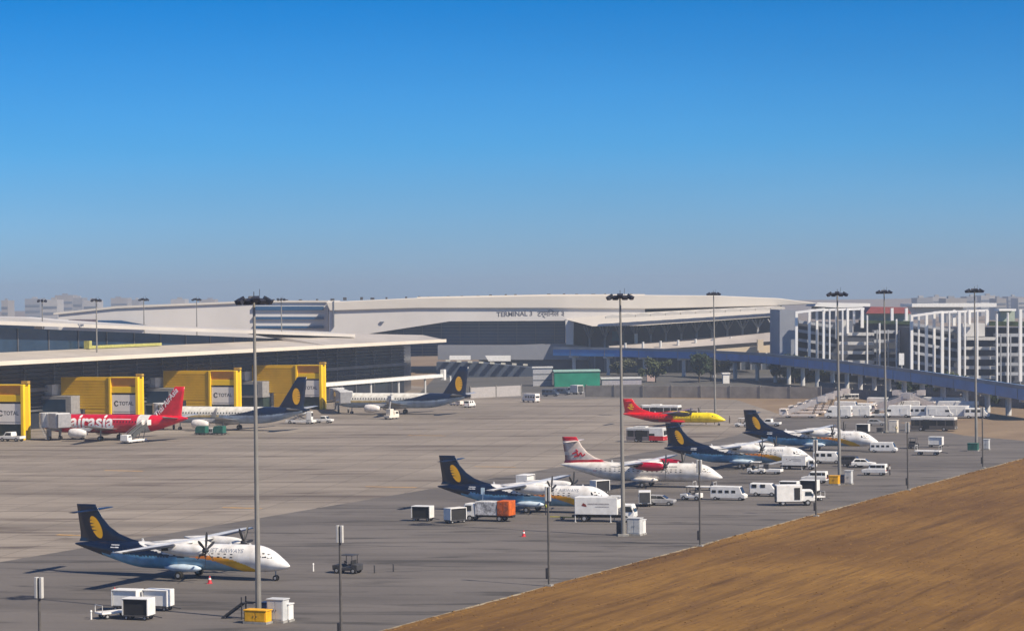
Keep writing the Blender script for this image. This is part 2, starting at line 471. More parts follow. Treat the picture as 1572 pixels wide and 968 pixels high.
q = MB(); q.bar(PW(70, 11, 19.0), PW(104, 11, 19.0), .9, .7); q.box(PW(69, 10.6, 19.6), (1.6, 1.2, 2), AP); pb(q).build('roof_duct', mat('yellow_green_duct', (.42, .40, .12), .6, var=.2), pier)
# white ledge at the first floor near the tip, on posts
q = MB(); q.prism([PW(150, -5.2, 5.2), PW(T1 - 2, -5.2, 5.0), PW(T1 - 2, -1.2, 5.0), PW(150, -1.2, 5.2)], (0, 0, 1.0)); q.box(PW(T1 - 2, -5.0, 5.8), (1.4, 1.4, 3.4), AP)
pb(q).build('walkway_canopy', WHITE(), pier, bevel=.05)
for k in range(6):
    t = 160 + k * 19
    q = MB(); q.tube(PW(t, -4.2, 0), PW(t, -4.2, 5.2), .35, n=8); pb(q).build('canopy_post', LGREY(), pier)

# ================================================================== boarding bridges at the gates
GOLD = mat('gold_corrugated_panel', (.70, .42, .004), .5, var=.08, scale=.3)
GOLD2 = mat('bright_yellow_panel', (.92, .58, .006), .45, var=.06, scale=.3)
GOLD3 = mat('amber_panel', (.70, .29, .015), .5, var=.10, scale=.3)
BANNER = mat('off_white_banner', (.80, .76, .72), .6, var=.05, scale=.2)
INK = mat('dark_print', (.06, .06, .07), .6, var=0)
def gate(k, endp, label, with_box=True):
    # local: +x out of the pier (N), y along the pier (away from the camera = +y), origin at outer near post foot
    g_ = thing('gate_building', label, 'gate building', endp, AP, 'yellow fixed link buildings along the pier')
    Wd = 1.9
    q = MB(); q.box((-15.1, Wd / 2, 8.35), (14.0, Wd, 7.7)); q.box((-11.7, Wd / 2 + .003, 2.25), (7.2, Wd - .02, 4.5)); q.build('side_wall', GOLD, g_)
    for j in range(11):
        z = 4.9 + j * .66
        q = MB(); q.box((-15.1, -.05, z), (13.9, .09, .34)); q.build('wall_rib', GOLD, g_)
    for j in range(6):
        z = .7 + j * .66
        q = MB(); q.box((-11.7, -.05, z), (7.1, .09, .34)); q.build('wall_rib', GOLD, g_)
    q = MB(); q.box((-4.35, Wd / 2, 11.05), (7.6, Wd - .25, 2.1)); q.build('upper_panel', GOLD3, g_)
    q = MB(); q.box((-4.3, Wd / 2 - .05, 9.2), (7.6, Wd + .1, 1.5)); q.build('fascia', GOLD2, g_, bevel=.06)
    q = MB(); q.box((-.35, -.05, 6.1), (.75, .75, 12.2)); q.build('post', GOLD2, g_, bevel=.05)
    q = MB(); q.box((-.35, Wd, 6.1), (.75, .75, 12.2)); q.build('post', GOLD2, g_, bevel=.05)
    q = MB(); q.box((-8.0, -.12, 6.1), (.6, .5, 12.2)); q.build('post', GOLD2, g_, bevel=.05)
    q = MB(); q.box((-.2, Wd / 2, 7.0), (.3, Wd - .8, 9.8)); q.build('end_panel', GOLD, g_)
    q = MB(); q.box((-4.3, Wd / 2, 12.15), (8.6, Wd + .7, .22)); q.build('roof_cap', GOLD2, g_)
    q = MB(); q.box((-4.2, Wd / 2, 5.9), (6.9, Wd - 1.2, 4.6)); q.build('glazed_lobby', PGLASS, g_)
    ba = MB(); ba.box((-4.2, .06, 5.75), (6.7, .12, 4.5)); ban = ba.build('banner', BANNER, g_)
    # round emblem and lettering printed on the banner
    q = MB()
    ring = []
    for s0, s1, r in ((R(30), R(330), 1),):
        n = 16; A = []; B = []
        for i in range(n + 1):
            t = s0 + (s1 - s0) * i / n
            A.append(Vector((-6.35 + .68 * math.cos(t), -.02, 5.9 + .68 * math.sin(t))))
            B.append(Vector((-6.35 + (.42 - .1 * math.sin(t * .5)) * math.cos(t), -.02, 5.9 + .42 * math.sin(t))))
        for i in range(n): q.add([A[i], A[i + 1], B[i + 1], B[i]], [(0, 1, 2, 3)])
    q.build('emblem', INK, ban)
    flat_text('TOTAL', 1.25, (-3.55, -.02, 5.9), (1, 0, 0), (0, 0, 1), INK, ban, bold=.02)
    q = MB(); q.box((-4.2, -.02, 3.95), (6.2, .02, .12)); q.build('rule_line', mat('grey_print', (.25, .25, .26), .6, var=0), ban)
    q = MB(); q.box((-4.2, Wd / 2, 1.7), (6.9, Wd - 1.0, 3.3)); q.build('ground_store', mat('dark_green_fill', (.025, .045, .038), .6, var=.3), g_)  # dark green block painted in for the shaded open void below the banner
    q = MB(); q.box((-.25, Wd / 2, 12.75), (1.7, 1.0, .55)); q.tube((-.25, Wd / 2, 12.2), (-.25, Wd / 2, 12.6), .12); q.build('roof_light', mat('ochre_housing', (.45, .28, .05), .6), g_)
    # grey glazed annex on the inner half
    if with_box:
        q = MB(); q.box((-22.5, -1.2, 5.6), (11.6, 5.4, 4.4)); an = q.build('annex', mat('annex_grey', (.27, .27, .28), .6, var=.15), g_)
        q = MB(); q.box((-22.9, -3.93, 5.5), (9.4, .08, 3.0)); q.build('annex_window', PGLASS2, an)
        q = MB(); q.box((-22.5, -.9, 1.65), (11.2, 4.6, 3.3)); q.build('annex_base', mat('dark_green_fill', (.025, .045, .038)), an)
        q = MB(); q.box((-25.5, -.5, 9.2), (5.0, 4.0, 2.6)); q.box((-24.9, -2.55, 9.0), (2.2, .1, 1.1)); q.build('roof_plant', LGREY(), g_)
    return g_
def bridge(loc, rz, L, label, hz=4.3, extra=8.0):
    """telescopic jet bridge, local +x towards the aircraft"""
    b_ = thing('jet_bridge', label, 'jet bridge', loc, rz, 'jet bridges at the gates')
    q = MB(); q.tube((0, 0, 0), (0, 0, hz - 1.4), .55, n=12); q.build('column', GREY(), b_)
    q = MB(); q.tube((0, 0, hz - 1.5), (0, 0, hz + 1.7), 2.1, n=20); q.build('rotunda', LGREY(), b_, bevel=.05)
    q = MB(); q.box((L * .3, 0, hz), (L * .55, 2.5, 2.7)); tn = q.build('tunnel', GREY(), b_, bevel=.06)
    q = MB(); q.box((L * .72, 0, hz + .1), (L * .5, 2.9, 3.1)); t2 = q.build('outer_tunnel', LGREY(), b_, bevel=.06)
    for s in (-1, 1):
        q = MB(); q.box((L * .3, s * 1.27, hz + .3), (L * .45, .05, 1.1)); q.build('side_glazing', PGLASS2, tn)
        for j in range(4):
            q = MB(); q.box((L * (.52 + .11 * j), s * 1.48, hz + .1), (.25, .07, 2.9)); q.build('stiffener', WHITE(), t2)
    q = MB(); q.box((L + 1.2, 0, hz + .1), (3.2, 3.6, 3.3)); q.build('cab', LGREY(), b_, bevel=.15)
    q = MB(); q.box((L + 3.1, 0, hz + .1), (.8, 3.3, 3.0)); q.build('bellows', GREY(), b_, bevel=.1)
    q = MB(); q.box((L * .78, 0, hz - 1.9), (.9, 3.4, .5)); q.box((L * .78, -1.3, 1.6), (.5, .4, 2.2)); q.box((L * .78, 1.3, 1.6), (.5, .4, 2.2)); q.build('lift_frame', GREY(), b_)
    for s in (-1, 1):
        w = wheel(b_, L * .78, s * 1.3, .5, .4)
    q = MB()
    for j in range(7): q.box((L * .9 - j * .38, -2.3, .4 + j * .4), (.4, .9, .06))
    q.bar((L * .95, -2.75, .9), (L * .95 - 2.6, -2.75, 3.9), .07); q.bar((L * .95, -1.85, .2), (L * .95 - 2.6, -1.85, 2.9), .09)
    q.build('service_stair', GREY(), b_)
    return b_
WH = {}
def wheel(parent, x, y, r, w, hub=True):
    key = (round(r, 3), round(w, 3))
    if key not in WH:
        q = MB(); n = 18
        prof = [(r * .6, -w / 2), (r * .93, -w / 2), (r, -w * .32), (r, w * .32), (r * .93, w / 2), (r * .6, w / 2)]
        q.loft([[(rr * math.cos(2 * math.pi * i / n), yy, rr * math.sin(2 * math.pi * i / n)) for i in range(n)] for rr, yy in prof], cap=True)
        me = q.mesh('wheel'); me.materials.append(BLACK()); smooth_by_angle(me, 40)
        q = MB(); q.tube((0, -w * .54, 0), (0, w * .54, 0), r * .52, n=14); mh = q.mesh('rim', bevel=r * .05); mh.materials.append(HUB())
        WH[key] = (me, mh)
    me, mh = WH[key]
    o = link('wheel', me, None, parent, (x, y, r))
    if hub: link('rim', mh, None, o)
    return o
BR = [(48, 675), (220, None), (370, None), (505, None)]
b1 = Vector((-106, 518, 0)); step = Vector((18.5, 43, 0))
glabels = ['yellow gate building cut by the left edge of the photo',
           'yellow gate building directly behind the red aircraft',
           'yellow gate building behind the red tail fin, second from the pier tip',
           'yellow gate building nearest the pier tip, behind a blue tail fin']
for k in range(4): gate(k, b1 + step * k - N * 2.4, glabels[k])
blabels = ['jet bridge docked at the nose of the red aircraft', 'jet bridge hidden behind the red tail fin, docked at the white and blue aircraft',
           'jet bridge docked at the nose of the farther blue-tailed airliner']
# ================================================================== far terminal
def panel(name, pts, D, thick, m, parent, org, bevel=0):
    """outline standing at its own depth D (or per-point depths) with real thickness"""
    Ds = D if isinstance(D, (list, tuple)) else [D] * len(pts)
    q = MB(); q.prism([P(x, y, d) - org for (x, y), d in zip(pts, Ds)], (0, thick, 0))
    return q.build(name, m, parent, bevel=bevel)
TO = P(760, 590, 960); TO.z = 0
term = thing('terminal_building', 'vast pale airport terminal with long curved roof on the skyline', 'building', TO)
TWALL = mat('pale_cladding', (.58, .56, .54), .6, var=.08, scale=.03)
TROOF = mat('cream_roof', (.58, .545, .49), .5, var=.08, scale=.03)
TGLASS = mat('terminal_blue_glass', (.015, .07, .17), .15, var=.35, scale=.03, spec=.6, stretch=(.2, 1, 2.5))
TGREY = mat('slate_grey_cladding', (.11, .13, .16), .6, var=.12, scale=.05)
panel('wall', [(505, 462), (840, 470), (990, 468), (990, 484), (868, 492), (690, 493), (560, 513), (505, 516)], 957, 40, TWALL, term, TO)
panel('roof', [(500, 463.5), (640, 457), (840, 453), (990, 452.5), (1100, 453.5), (1195, 457.5), (1262, 466), (1195, 469), (990, 474), (840, 473), (640, 473), (506, 477)], 956, 90, TROOF, term, TO, bevel=.3)
panel('ridge_cap', [(640, 455.8), (840, 451.8), (990, 451.3), (990, 453.5), (840, 454), (640, 458)], 975, 30, mat('roof_edge_metal', (.8, .72, .6)), term, TO)
panel('curtain_wall', [(566, 512.6), (690, 492.4), (868, 491.6), (868, 546), (675, 546), (566, 548)], 968, 30, TGLASS, term, TO)
for k in range(11):
    y = 495.5 + k * 4.7
    xl = 566 if y > 513 else (690 - (y - 492.4) * 6.1)
    panel('glazing_transom', [(xl, y), (866, y), (866, y + .9), (xl, y + .9)], 966.6, 1.2, TGREY, term, TO)
for k in range(10):
    x = 590 + k * 29
    yt = 494 if x > 690 else 494 + (690 - x) * .165
    panel('glazing_mullion', [(x, yt), (x + .8, yt), (x + .8, 546), (x, 546)], 966.9, 1.0, TGREY, term, TO)
panel('concourse_band', [(672, 530), (790, 530), (868, 527), (905, 533), (905, 552), (672, 552)], 952, 20, mat('band_grey', (.19, .20, .23), .6, var=.1, scale=.05), term, TO)
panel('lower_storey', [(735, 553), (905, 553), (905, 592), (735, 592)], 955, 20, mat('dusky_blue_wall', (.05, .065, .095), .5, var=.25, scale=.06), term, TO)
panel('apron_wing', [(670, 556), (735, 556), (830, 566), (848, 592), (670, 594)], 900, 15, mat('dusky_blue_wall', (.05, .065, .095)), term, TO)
for k in range(8):
    x = 684 + k * 17
    panel('roof_light', [(x, 552 + k * .9), (x + 7, 552.4 + k * .9), (x + 7, 555 + k * .9), (x, 554.6 + k * .9)], 897, 3, mat('skylight_cream', (.52, .5, .42), .5), term, TO)
panel('roof_unit', [(690, 546), (722, 546), (722, 552), (690, 552)], 940, 6, WHITE(), term, TO)
panel('roof_unit', [(745, 546), (784, 546), (784, 554), (750, 554)], 940, 6, WHITE(), term, TO)
# left block with three window strips
panel('office_block', [(90, 481), (180, 471), (350, 464.5), (388, 462.3), (504, 462.3), (504, 520), (90, 520)], 970, 60, TWALL, term, TO)
panel('office_roof', [(82, 480), (180, 469.5), (350, 463), (388, 461), (503, 461), (503, 464), (388, 464), (350, 466), (180, 473), (82, 483)], 969.2, 70, TROOF, term, TO)
for (y0, y1) in ((470, 476), (486, 490), (500, 504)):
    panel('window_strip', [(388, y0), (497, y0), (497, y1), (388, y1)], 969, 1.5, TGLASS, term, TO)
panel('pilaster', [(511, 462), (513, 462), (513, 502), (511, 502)], 955.8, 1, TGREY, term, TO)
panel('side_glass', [(150, 491.5), (185, 491.5), (226, 499), (150, 499)], 966, 3, TGLASS, term, TO)
panel('side_glass', [(105, 490), (147, 490), (147, 499), (105, 499)], 966, 3, mat('mauve_wall', (.14, .11, .13), .7), term, TO)
panel('sign_recess', [(583, 493.4), (590, 493.4), (588, 496), (585, 496)], 956.3, .6, TGREY, term, TO)
for k in range(26):
    x = 420 + k * 22 + random.uniform(-6, 6)
    yb = 461 - (x - 420) * .02 if x < 840 else 452.6
    w = random.uniform(2, 6); h = random.uniform(1, 2.6)
    panel('roof_vent', [(x, yb - h), (x + w, yb - h), (x + w, yb + 2), (x, yb + 2)], 985, 4, DSTEEL(), term, TO)
INKD = mat('sign_letters', (.10, .10, .12), .5, var=0)
c1_ = P(790, 482, 956.93) - TO; c2_ = P(846, 481.5, 956.93) - TO
flat_text('TERMINAL 3', 2.7, c1_, (1, 0, .014), (-.014, 0, 1), INKD, term, 'sign_lettering', bold=.06)
flat_text('टर्मिनल ३', 2.9, c2_, (1, 0, .014), (-.014, 0, 1), INKD, term, 'sign_lettering', bold=.06)
# entrance canopy and forecourt on the right
panel('corner_column', [(868, 491), (881, 491), (880, 529), (869, 529)], 948, 5, TWALL, term, TO)
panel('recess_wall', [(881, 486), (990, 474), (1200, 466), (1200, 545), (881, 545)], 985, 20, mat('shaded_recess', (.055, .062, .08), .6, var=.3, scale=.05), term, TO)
panel('canopy', [(868, 490), (905, 486), (990, 479.5), (1100, 474), (1198, 469.5), (1198, 485), (1100, 492), (985, 499.5), (909, 500.5)], [950, 950, 948, 946, 944, 926, 926, 926, 930], 14, TROOF, term, TO, bevel=.2)
for k in range(12):
    x = 930 + k * 23; y = 485.5 - (x - 930) * .052
    panel('canopy_scallop', [(x, y), (x + 11, y - 2.8), (x + 22, y - 1.2), (x + 22, y + 2), (x, y + 3)], 925, 6, TROOF, term, TO)
for k in range(13):
    x = 905 + k * 23.5; yb = 536 - k * 1.9; yt = 500 - k * .9
    q = MB(); w = .5
    q.bar(P(x, yb, 962) - TO, P(x, yb - (yb - yt) * .45, 962) - TO, .8)
    for s in (-9, -4, 4, 9): q.bar(P(x, yb - (yb - yt) * .45, 962) - TO, P(x + s, yt, 962 + s) - TO, .45)
    q.build('branching_column', mat('column_grey', (.36, .36, .37), .6), term)
panel('blue_glass', [(940, 508), (958, 508), (958, 523), (940, 523)], 984, 1, mat('teal_glass', (.03, .16, .24), .2), term, TO)
panel('banner_panel', [(974, 512), (979, 512), (979, 530), (974, 530)], 950, .6, WHITE(), term, TO)
# forecourt ramp
RO = P(1080, 540, 900); RO.z = 0
ramp_o = thing('forecourt_ramp', 'beige elevated approach road rising to the terminal entrance', 'ramp', RO)
BEI = mat('beige_parapet', (.44, .40, .37), .7, var=.15, scale=.06); SAND = mat('sandy_parapet', (.58, .48, .34), .7, var=.1, scale=.06)
panel('deck', [(935, 531), (1060, 523), (1195, 510), (1195, 525), (1060, 534), (935, 540)], [930, 925, 918, 905, 912, 925], 12, BEI, ramp_o, RO)
panel('parapet', [(1100, 536), (1165, 531), (1195, 528.5), (1195, 541), (1165, 541), (1100, 541)], 890, 3, SAND, ramp_o, RO)
panel('stair_tower', [(1163, 521), (1172, 521), (1172, 538), (1163, 538)], 886, 3, SAND, ramp_o, RO)
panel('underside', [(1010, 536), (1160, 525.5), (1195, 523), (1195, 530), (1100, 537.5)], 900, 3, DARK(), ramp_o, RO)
for k in range(9):
    x = 960 + k * 27
    q = MB(); q.tube(P(x, 545, 921) - RO, P(x, 526 - k * 1.5, 921) - RO, .5, n=8); q.build('pier_column', LGREY(), ramp_o)
# cars on the forecourt
for i, (x, y) in enumerate(((943, 533.5), (1000, 530.5), (1027, 536), (1040, 530), (1066, 525))):
    pass

# dusky ground storey under the forecourt, in bays
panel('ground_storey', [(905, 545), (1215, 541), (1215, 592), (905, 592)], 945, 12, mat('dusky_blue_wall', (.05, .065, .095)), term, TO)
for k in range(19):
    x = 912 + k * 16
    panel('ground_storey_pier', [(x, 545), (x + 2.2, 545), (x + 2.2, 592), (x, 592)], 943.6, 1.3, mat('band_grey', (.19, .20, .23)), term, TO)
LOTM = ground_mat('landside_yard', (.10, .095, .09), (.07, .068, .065), (.13, .125, .115), .05, (.02, .05, 1), 0)
sheet('landside_yard', [(-30, 715), (95, 730), (140, 640), (190, 560), (330, 700), (330, 1000), (-30, 1000)], .004, LOTM)

# building seen behind the pier at far left
LO = P(60, 505, 900); LO.z = 0
lb = thing('satellite_building', 'low pale building with dark window strip beyond the pier at far left', 'building', LO)
panel('wall', [(-40, 489), (56, 490.5), (50, 512), (-40, 512)], 905, 20, TGLASS, lb, LO)
panel('roof', [(-40, 486), (30, 487), (100, 493), (215, 500.5), (190, 503), (40, 492), (-40, 490)], 900, 25, TWALL, lb, LO)

# ================================================================== covered viaduct in blue
VB = mat('blue_viaduct_cladding', (.045, .22, .55), .35, var=.2, scale=.08)
VB2 = mat('grey_viaduct_rail', (.22, .25, .30), .6, var=.2, scale=.1)
vo = thing('elevated_viaduct', 'long blue clad viaduct curving in front of the car park', 'viaduct', (93, 850, 0))
pts = [(855, 532, 545, 915), (960, 533, 547, 900), (1080, 536, 550, 870), (1180, 541, 556, 810), (1290, 551, 568, 730), (1400, 564, 583, 650), (1500, 578, 598, 590), (1600, 592, 615, 540)]
vt = [P(x, (a + b) / 2, d) for x, a, b, d in pts]; vtz = [(P(x, a, d).z, P(x, b, d).z) for x, a, b, d in pts]
vp = [Vector((v.x, v.y, 0)) for v in vt]
Z = lambda z: Vector((0, 0, z))
for i in range(len(vp) - 1):
    a, b = vp[i], vp[i + 1]; o = Vector((93, 850, 0)); (ta, ba_), (tb, bb_) = vtz[i], vtz[i + 1]
    d = (b - a).normalized(); s = Vector((-d.y, d.x, 0)) * 3.2
    q = MB(); q.prism([a - s - o + Z(ba_), b - s - o + Z(bb_), b - s - o + Z(tb - .9), a - s - o + Z(ta - .9)], s * 2); q.build('girder', VB, vo)
    q = MB(); q.prism([a - s * 1.05 - o + Z(ta - .88), b - s * 1.05 - o + Z(tb - .88), b - s * 1.05 - o + Z(tb), a - s * 1.05 - o + Z(ta)], s * .12); q.build('parapet', VB2, vo)
    L = (b - a).length; n = max(2, int(L / 16))
    for j in range(n):
        f = (j + .5) / n; c = a + (b - a) * f - o; zb = ba_ + (bb_ - ba_) * f
        q = MB(); q.tube(c, c + Z(zb - .7), .7, n=10); q.prism([c + s * .8 - d * .8 + Z(zb - .75), c + s * .8 + d * .8 + Z(zb - .75), c - s * .8 + d * .8 + Z(zb - .75), c - s * .8 - d * .8 + Z(zb - .75)], (0, 0, .72)); q.build('pier_column', LGREY(), vo)
        q = MB(); q.prism([a + (b - a) * f - s * 1.02 - o + Z(zb + .1), a + (b - a) * f - s * 1.02 - o + Z(zb + .1) + d * .3, a + (b - a) * f - s * 1.02 - o + d * .3 + Z(ta + (tb - ta) * f - 1.0), a + (b - a) * f - s * 1.02 - o + Z(ta + (tb - ta) * f - 1.0)], s * .015); q.build('cladding_joint', VB2, vo)

# ================================================================== multi-storey car park
CO = P(1390, 560, 800); CO.z = 0
cp = thing('car_park', 'multi-storey car park with dark open floors and white vertical fins', 'building', CO)
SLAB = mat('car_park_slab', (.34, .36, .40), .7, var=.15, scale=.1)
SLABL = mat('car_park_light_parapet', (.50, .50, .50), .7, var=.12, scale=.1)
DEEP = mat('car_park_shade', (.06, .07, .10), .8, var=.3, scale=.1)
FIN = mat('white_fin', (.80, .79, .77), .55, var=.05, scale=.1)
panel('end_wall', [(1197, 475), (1224, 476), (1224, 575), (1197, 575)], 800, 30, mat('end_wall_grey', (.25, .27, .31), .7, var=.1, scale=.1), cp, CO)
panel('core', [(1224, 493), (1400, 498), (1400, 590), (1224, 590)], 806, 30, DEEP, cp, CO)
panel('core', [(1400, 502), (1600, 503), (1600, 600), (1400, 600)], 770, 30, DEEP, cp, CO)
def floors(xa, xb, y0a, y0b, dya, n, D, m):
    for k in range(n):
        ya, yb = y0a + k * dya, y0b + k * dya
        panel('floor_slab', [(xa, ya), (xb, yb), (xb, yb + 4.6), (xa, ya + 4.6)], D, 5, m, cp, CO)
floors(1226, 1288, 491, 500, 14, 6, 800, SLAB)
floors(1288, 1342, 510, 510.5, 14.2, 5, 794, SLABL)
floors(1342, 1398, 507, 507, 14.2, 5, 797, SLAB)
floors(1402, 1476, 495, 507, 14.5, 6, 764, SLAB)
floors(1476, 1530, 517, 517.5, 14.8, 5, 756, SLABL)
floors(1530, 1600, 512, 512, 14.8, 5, 760, SLAB)
for (x, yt, yb, w, D) in ((1221, 478, 560, 4.6, 792), (1241, 475, 562, 4.2, 794), (1253, 474, 563, 3.8, 796), (1263, 473.5, 565, 4.8, 790),
                          (1283, 474, 520, 4, 790), (1300, 473, 512, 4, 793), (1322, 474, 503, 5, 792), (1310, 474, 497, 3.5, 795), (1368, 473, 492, 4.6, 786), (1390, 473, 492, 4.6, 786),
                          (1398, 484, 580, 4.8, 752), (1421, 480, 581, 4.4, 754), (1433, 478.5, 582, 4, 756), (1445, 477.5, 583, 5, 750),
                          (1471, 478, 584, 5, 748), (1487, 476.5, 498, 4.4, 752), (1463, 476, 500, 5, 754), (1514, 476.5, 499, 4.8, 750), (1565, 475, 585, 5, 748), (1273, 474, 566, 2.4, 789), (1293, 476, 570, 2.2, 788), (1331, 484, 572, 2.0, 788), (1350, 496, 574, 2.0, 788), (1376, 490, 576, 2.0, 787), (1410, 483, 581, 2.2, 752), (1457, 479, 584, 2.2, 749), (1481, 480, 586, 2.2, 748), (1500, 478, 587, 2.4, 748), (1530, 482, 588, 2.4, 748), (1547, 480, 588, 2.2, 748)):
    panel('fin', [(x, yt), (x + w * .85, yt - .4), (x + w * .85, yb), (x, yb)], D, 1.6, FIN, cp, CO)
for (x0, y0, x1, y1, D) in ((1221, 478, 1266, 472.5, 789), (1241, 474.5, 1327, 472, 794), (1398, 483.5, 1446, 477, 749), (1433, 478, 1517, 474.5, 753)):
    panel('top_beam', [(x0, y0), (x1, y1), (x1, y1 + 3.4), (x0, y0 + 3.4)], D, 1.5, FIN, cp, CO)
for x in list(range(1346, 1398, 17)) + list(range(1536, 1596, 15)):
    panel('deck_column', [(x, 506 if x < 1400 else 513), (x + 1.5, 506 if x < 1400 else 513), (x + 1.5, 578 if x < 1400 else 590), (x, 578 if x < 1400 else 590)], 792 if x < 1400 else 754, .9, SLAB, cp, CO)
panel('roof_room', [(1330, 480), (1396, 480), (1396, 494), (1330, 492)], 810, 12, mat('pale_green_wall', (.36, .42, .36), .7), cp, CO)
panel('red_roof', [(1337, 470.5), (1393, 471.5), (1399, 481), (1329, 481)], 806, 18, mat('red_tile_roof', (.30, .075, .075), .7, var=.15), cp, CO)
panel('roof_planting', [(1322, 491), (1400, 493), (1400, 498), (1322, 496)], 803, 6, mat('roof_planting', (.035, .06, .03), .9, var=.5, scale=.4), cp, CO)
panel('roof_planting', [(1518, 493), (1600, 494), (1600, 501), (1518, 500)], 764, 6, mat('roof_planting', (.035, .06, .03)), cp, CO)
panel('stair_block', [(1288, 492), (1310, 492), (1310, 510), (1288, 510)], 796, 8, SLABL, cp, CO)
panel('stair_block', [(1478, 496), (1512, 496), (1512, 516), (1478, 516)], 758, 8, SLABL, cp, CO)
panel('roof_shelter', [(1534, 474), (1560, 474), (1560, 477), (1534, 477)], 762, 8, FIN, cp, CO)
panel('shelter_wall', [(1536, 477), (1558, 477), (1558, 493), (1536, 493)], 768, 5, mat('pale_green_wall', (.36, .42, .36)), cp, CO)
SO = P(1384, 551, 700); SO.z = 0
bb = thing('billboard', 'small white billboard on a post rising above the blue viaduct', 'billboard', SO)
panel('board', [(1380, 542), (1388, 542), (1388, 560), (1380, 560)], 700, .4, WHITE(), bb, SO)
q = MB(); q.tube((0, .2, 0), (0, .2, P(1384, 560, 700).z), .25, n=8); q.build('post', STEEL(), bb)

# ================================================================== skyline far behind, in the haze
rnd = random.Random(11)
SKM = [mat('far_block_%s' % n, c, .8, var=.15, scale=.03) for n, c in (('beige', (.30, .28, .26)), ('grey', (.24, .245, .26)), ('white', (.38, .37, .36)))]
def far_block(x0, x1, yt, D, label, k):
    D *= 1.6; a = P(x0, yt, D); b = P(x1, yt, D)
    o = thing('distant_building', label, 'building', ((a.x + b.x) / 2, D, 0), 0, 'far buildings on the hazy skyline')
    w = b.x - a.x; h = a.z
    q = MB(); q.box((0, 20, h / 2), (w, 40, h)); q.build('wall', SKM[k % 3], o)
    q = MB(); q.box((rnd.uniform(-.2, .2) * w, 12, h + 1.2), (w * .3, 8, 2.6)); q.build('roof_tank_room', SKM[(k + 1) % 3], o)
    for j in range(3):
        q = MB(); q.box((0, -.2, h * (.35 + .2 * j)), (w * .9, .6, h * .07)); q.build('window_band', TGREY, o)
blocks = [(2, 12, 461, 1900), (38, 62, 458.5, 2100), (64, 88, 460, 1800), (84, 112, 453, 2300), (112, 126, 457, 2000), (128, 150, 461, 1900), (170, 196, 457.5, 2400), (202, 214, 460, 2100), (262, 284, 459, 2200), (306, 330, 459.5, 2300),
          (1408, 1432, 457, 1700), (1432, 1452, 455.5, 1900), (1452, 1484, 458, 1500), (1484, 1500, 455, 1800), (1506, 1528, 453.5, 1900), (1530, 1545, 458, 1600), (1548, 1562, 455, 2000), (1563, 1590, 457.5, 1700)]
names = ['low hazy block at the far left edge of the skyline', 'hazy block left of the tall tower block on the left skyline', 'squat hazy block beside the tallest left skyline tower',
         'tallest hazy tower block on the left skyline', 'narrow hazy block right of the tallest left tower', 'low hazy block just left of the first distant mast',
         'wide hazy block between two distant masts on the left', 'narrow hazy block beside the second distant mast', 'hazy block just left of the third distant mast', 'hazy block right of the third distant mast',
         'pale far block above the second car park wing, leftmost', 'pale far block, second from left above the car park', 'wide low pale block above the white fins', 'narrow pale block left of the right-hand mast head',
         'tall pale block right of the right-hand mast', 'low pale block near the right edge, above the roof shelter', 'slim hazy tower near the right edge of the skyline', 'pale block at the right edge of the skyline']
for i, (b_, l_) in enumerate(zip(blocks, names)): far_block(*b_, l_, i)
WO = P(1420, 480, 1000); WO.z = 0
wb = thing('long_white_building', 'long white flat-roofed building behind the car park wings', 'building', WO)
panel('wall', [(1405, 470), (1478, 470), (1478, 480), (1405, 480)], 1000, 20, TWALL, wb, WO)
panel('roof', [(1400, 466), (1530, 465), (1530, 471), (1400, 471)], 995, 30, mat('white_paint', (.78, .77, .74)), wb, WO)
XO = P(1300, 470, 990); XO.z = 0
xb = thing('white_roofed_hall', 'white sloped roof hall between terminal and car park', 'building', XO)
panel('roof', [(1255, 464), (1336, 465.5), (1336, 471), (1285, 472), (1250, 470)], 985, 30, FIN, xb, XO)
panel('wall', [(1255, 470), (1334, 470), (1334, 490), (1255, 490)], 990, 20, TGREY, xb, XO)
# ================================================================== aircraft
def paint(me, fn):
    at = me.color_attributes.new('paint', 'FLOAT_COLOR', 'POINT')
    for i, v in enumerate(me.vertices): at.data[i].color = (*fn(v.co), 1)
    me.materials.append(paint_mat())
def lerp(a, b, t): return tuple(x + (y - x) * t for x, y in zip(a, b))
def interp(tab, s):
    if s <= tab[0][0]: return tab[0][1:]
    for a, b in zip(tab, tab[1:]):
        if s <= b[0]:
            t = (s - a[0]) / (b[0] - a[0]); t = t
            return tuple(x + (y - x) * t for x, y in zip(a[1:], b[1:]))
    return tab[-1][1:]
def fuselage(tab, L, X0, n=76, m=230):
    """tab rows: s, z centre, half width, half height; nose at s=0"""
    rings = []
    for k in range(m + 1):
        s = L * (k / m)
        zc, ry, rz = interp(tab, s)
        rings.append([(X0 - s, ry * math.sin(2 * math.pi * i / n), zc + rz * math.cos(2 * math.pi * i / n)) for i in range(n)])
    q = MB(); q.loft(rings); me = q.mesh('fuselage', smooth=True); return me
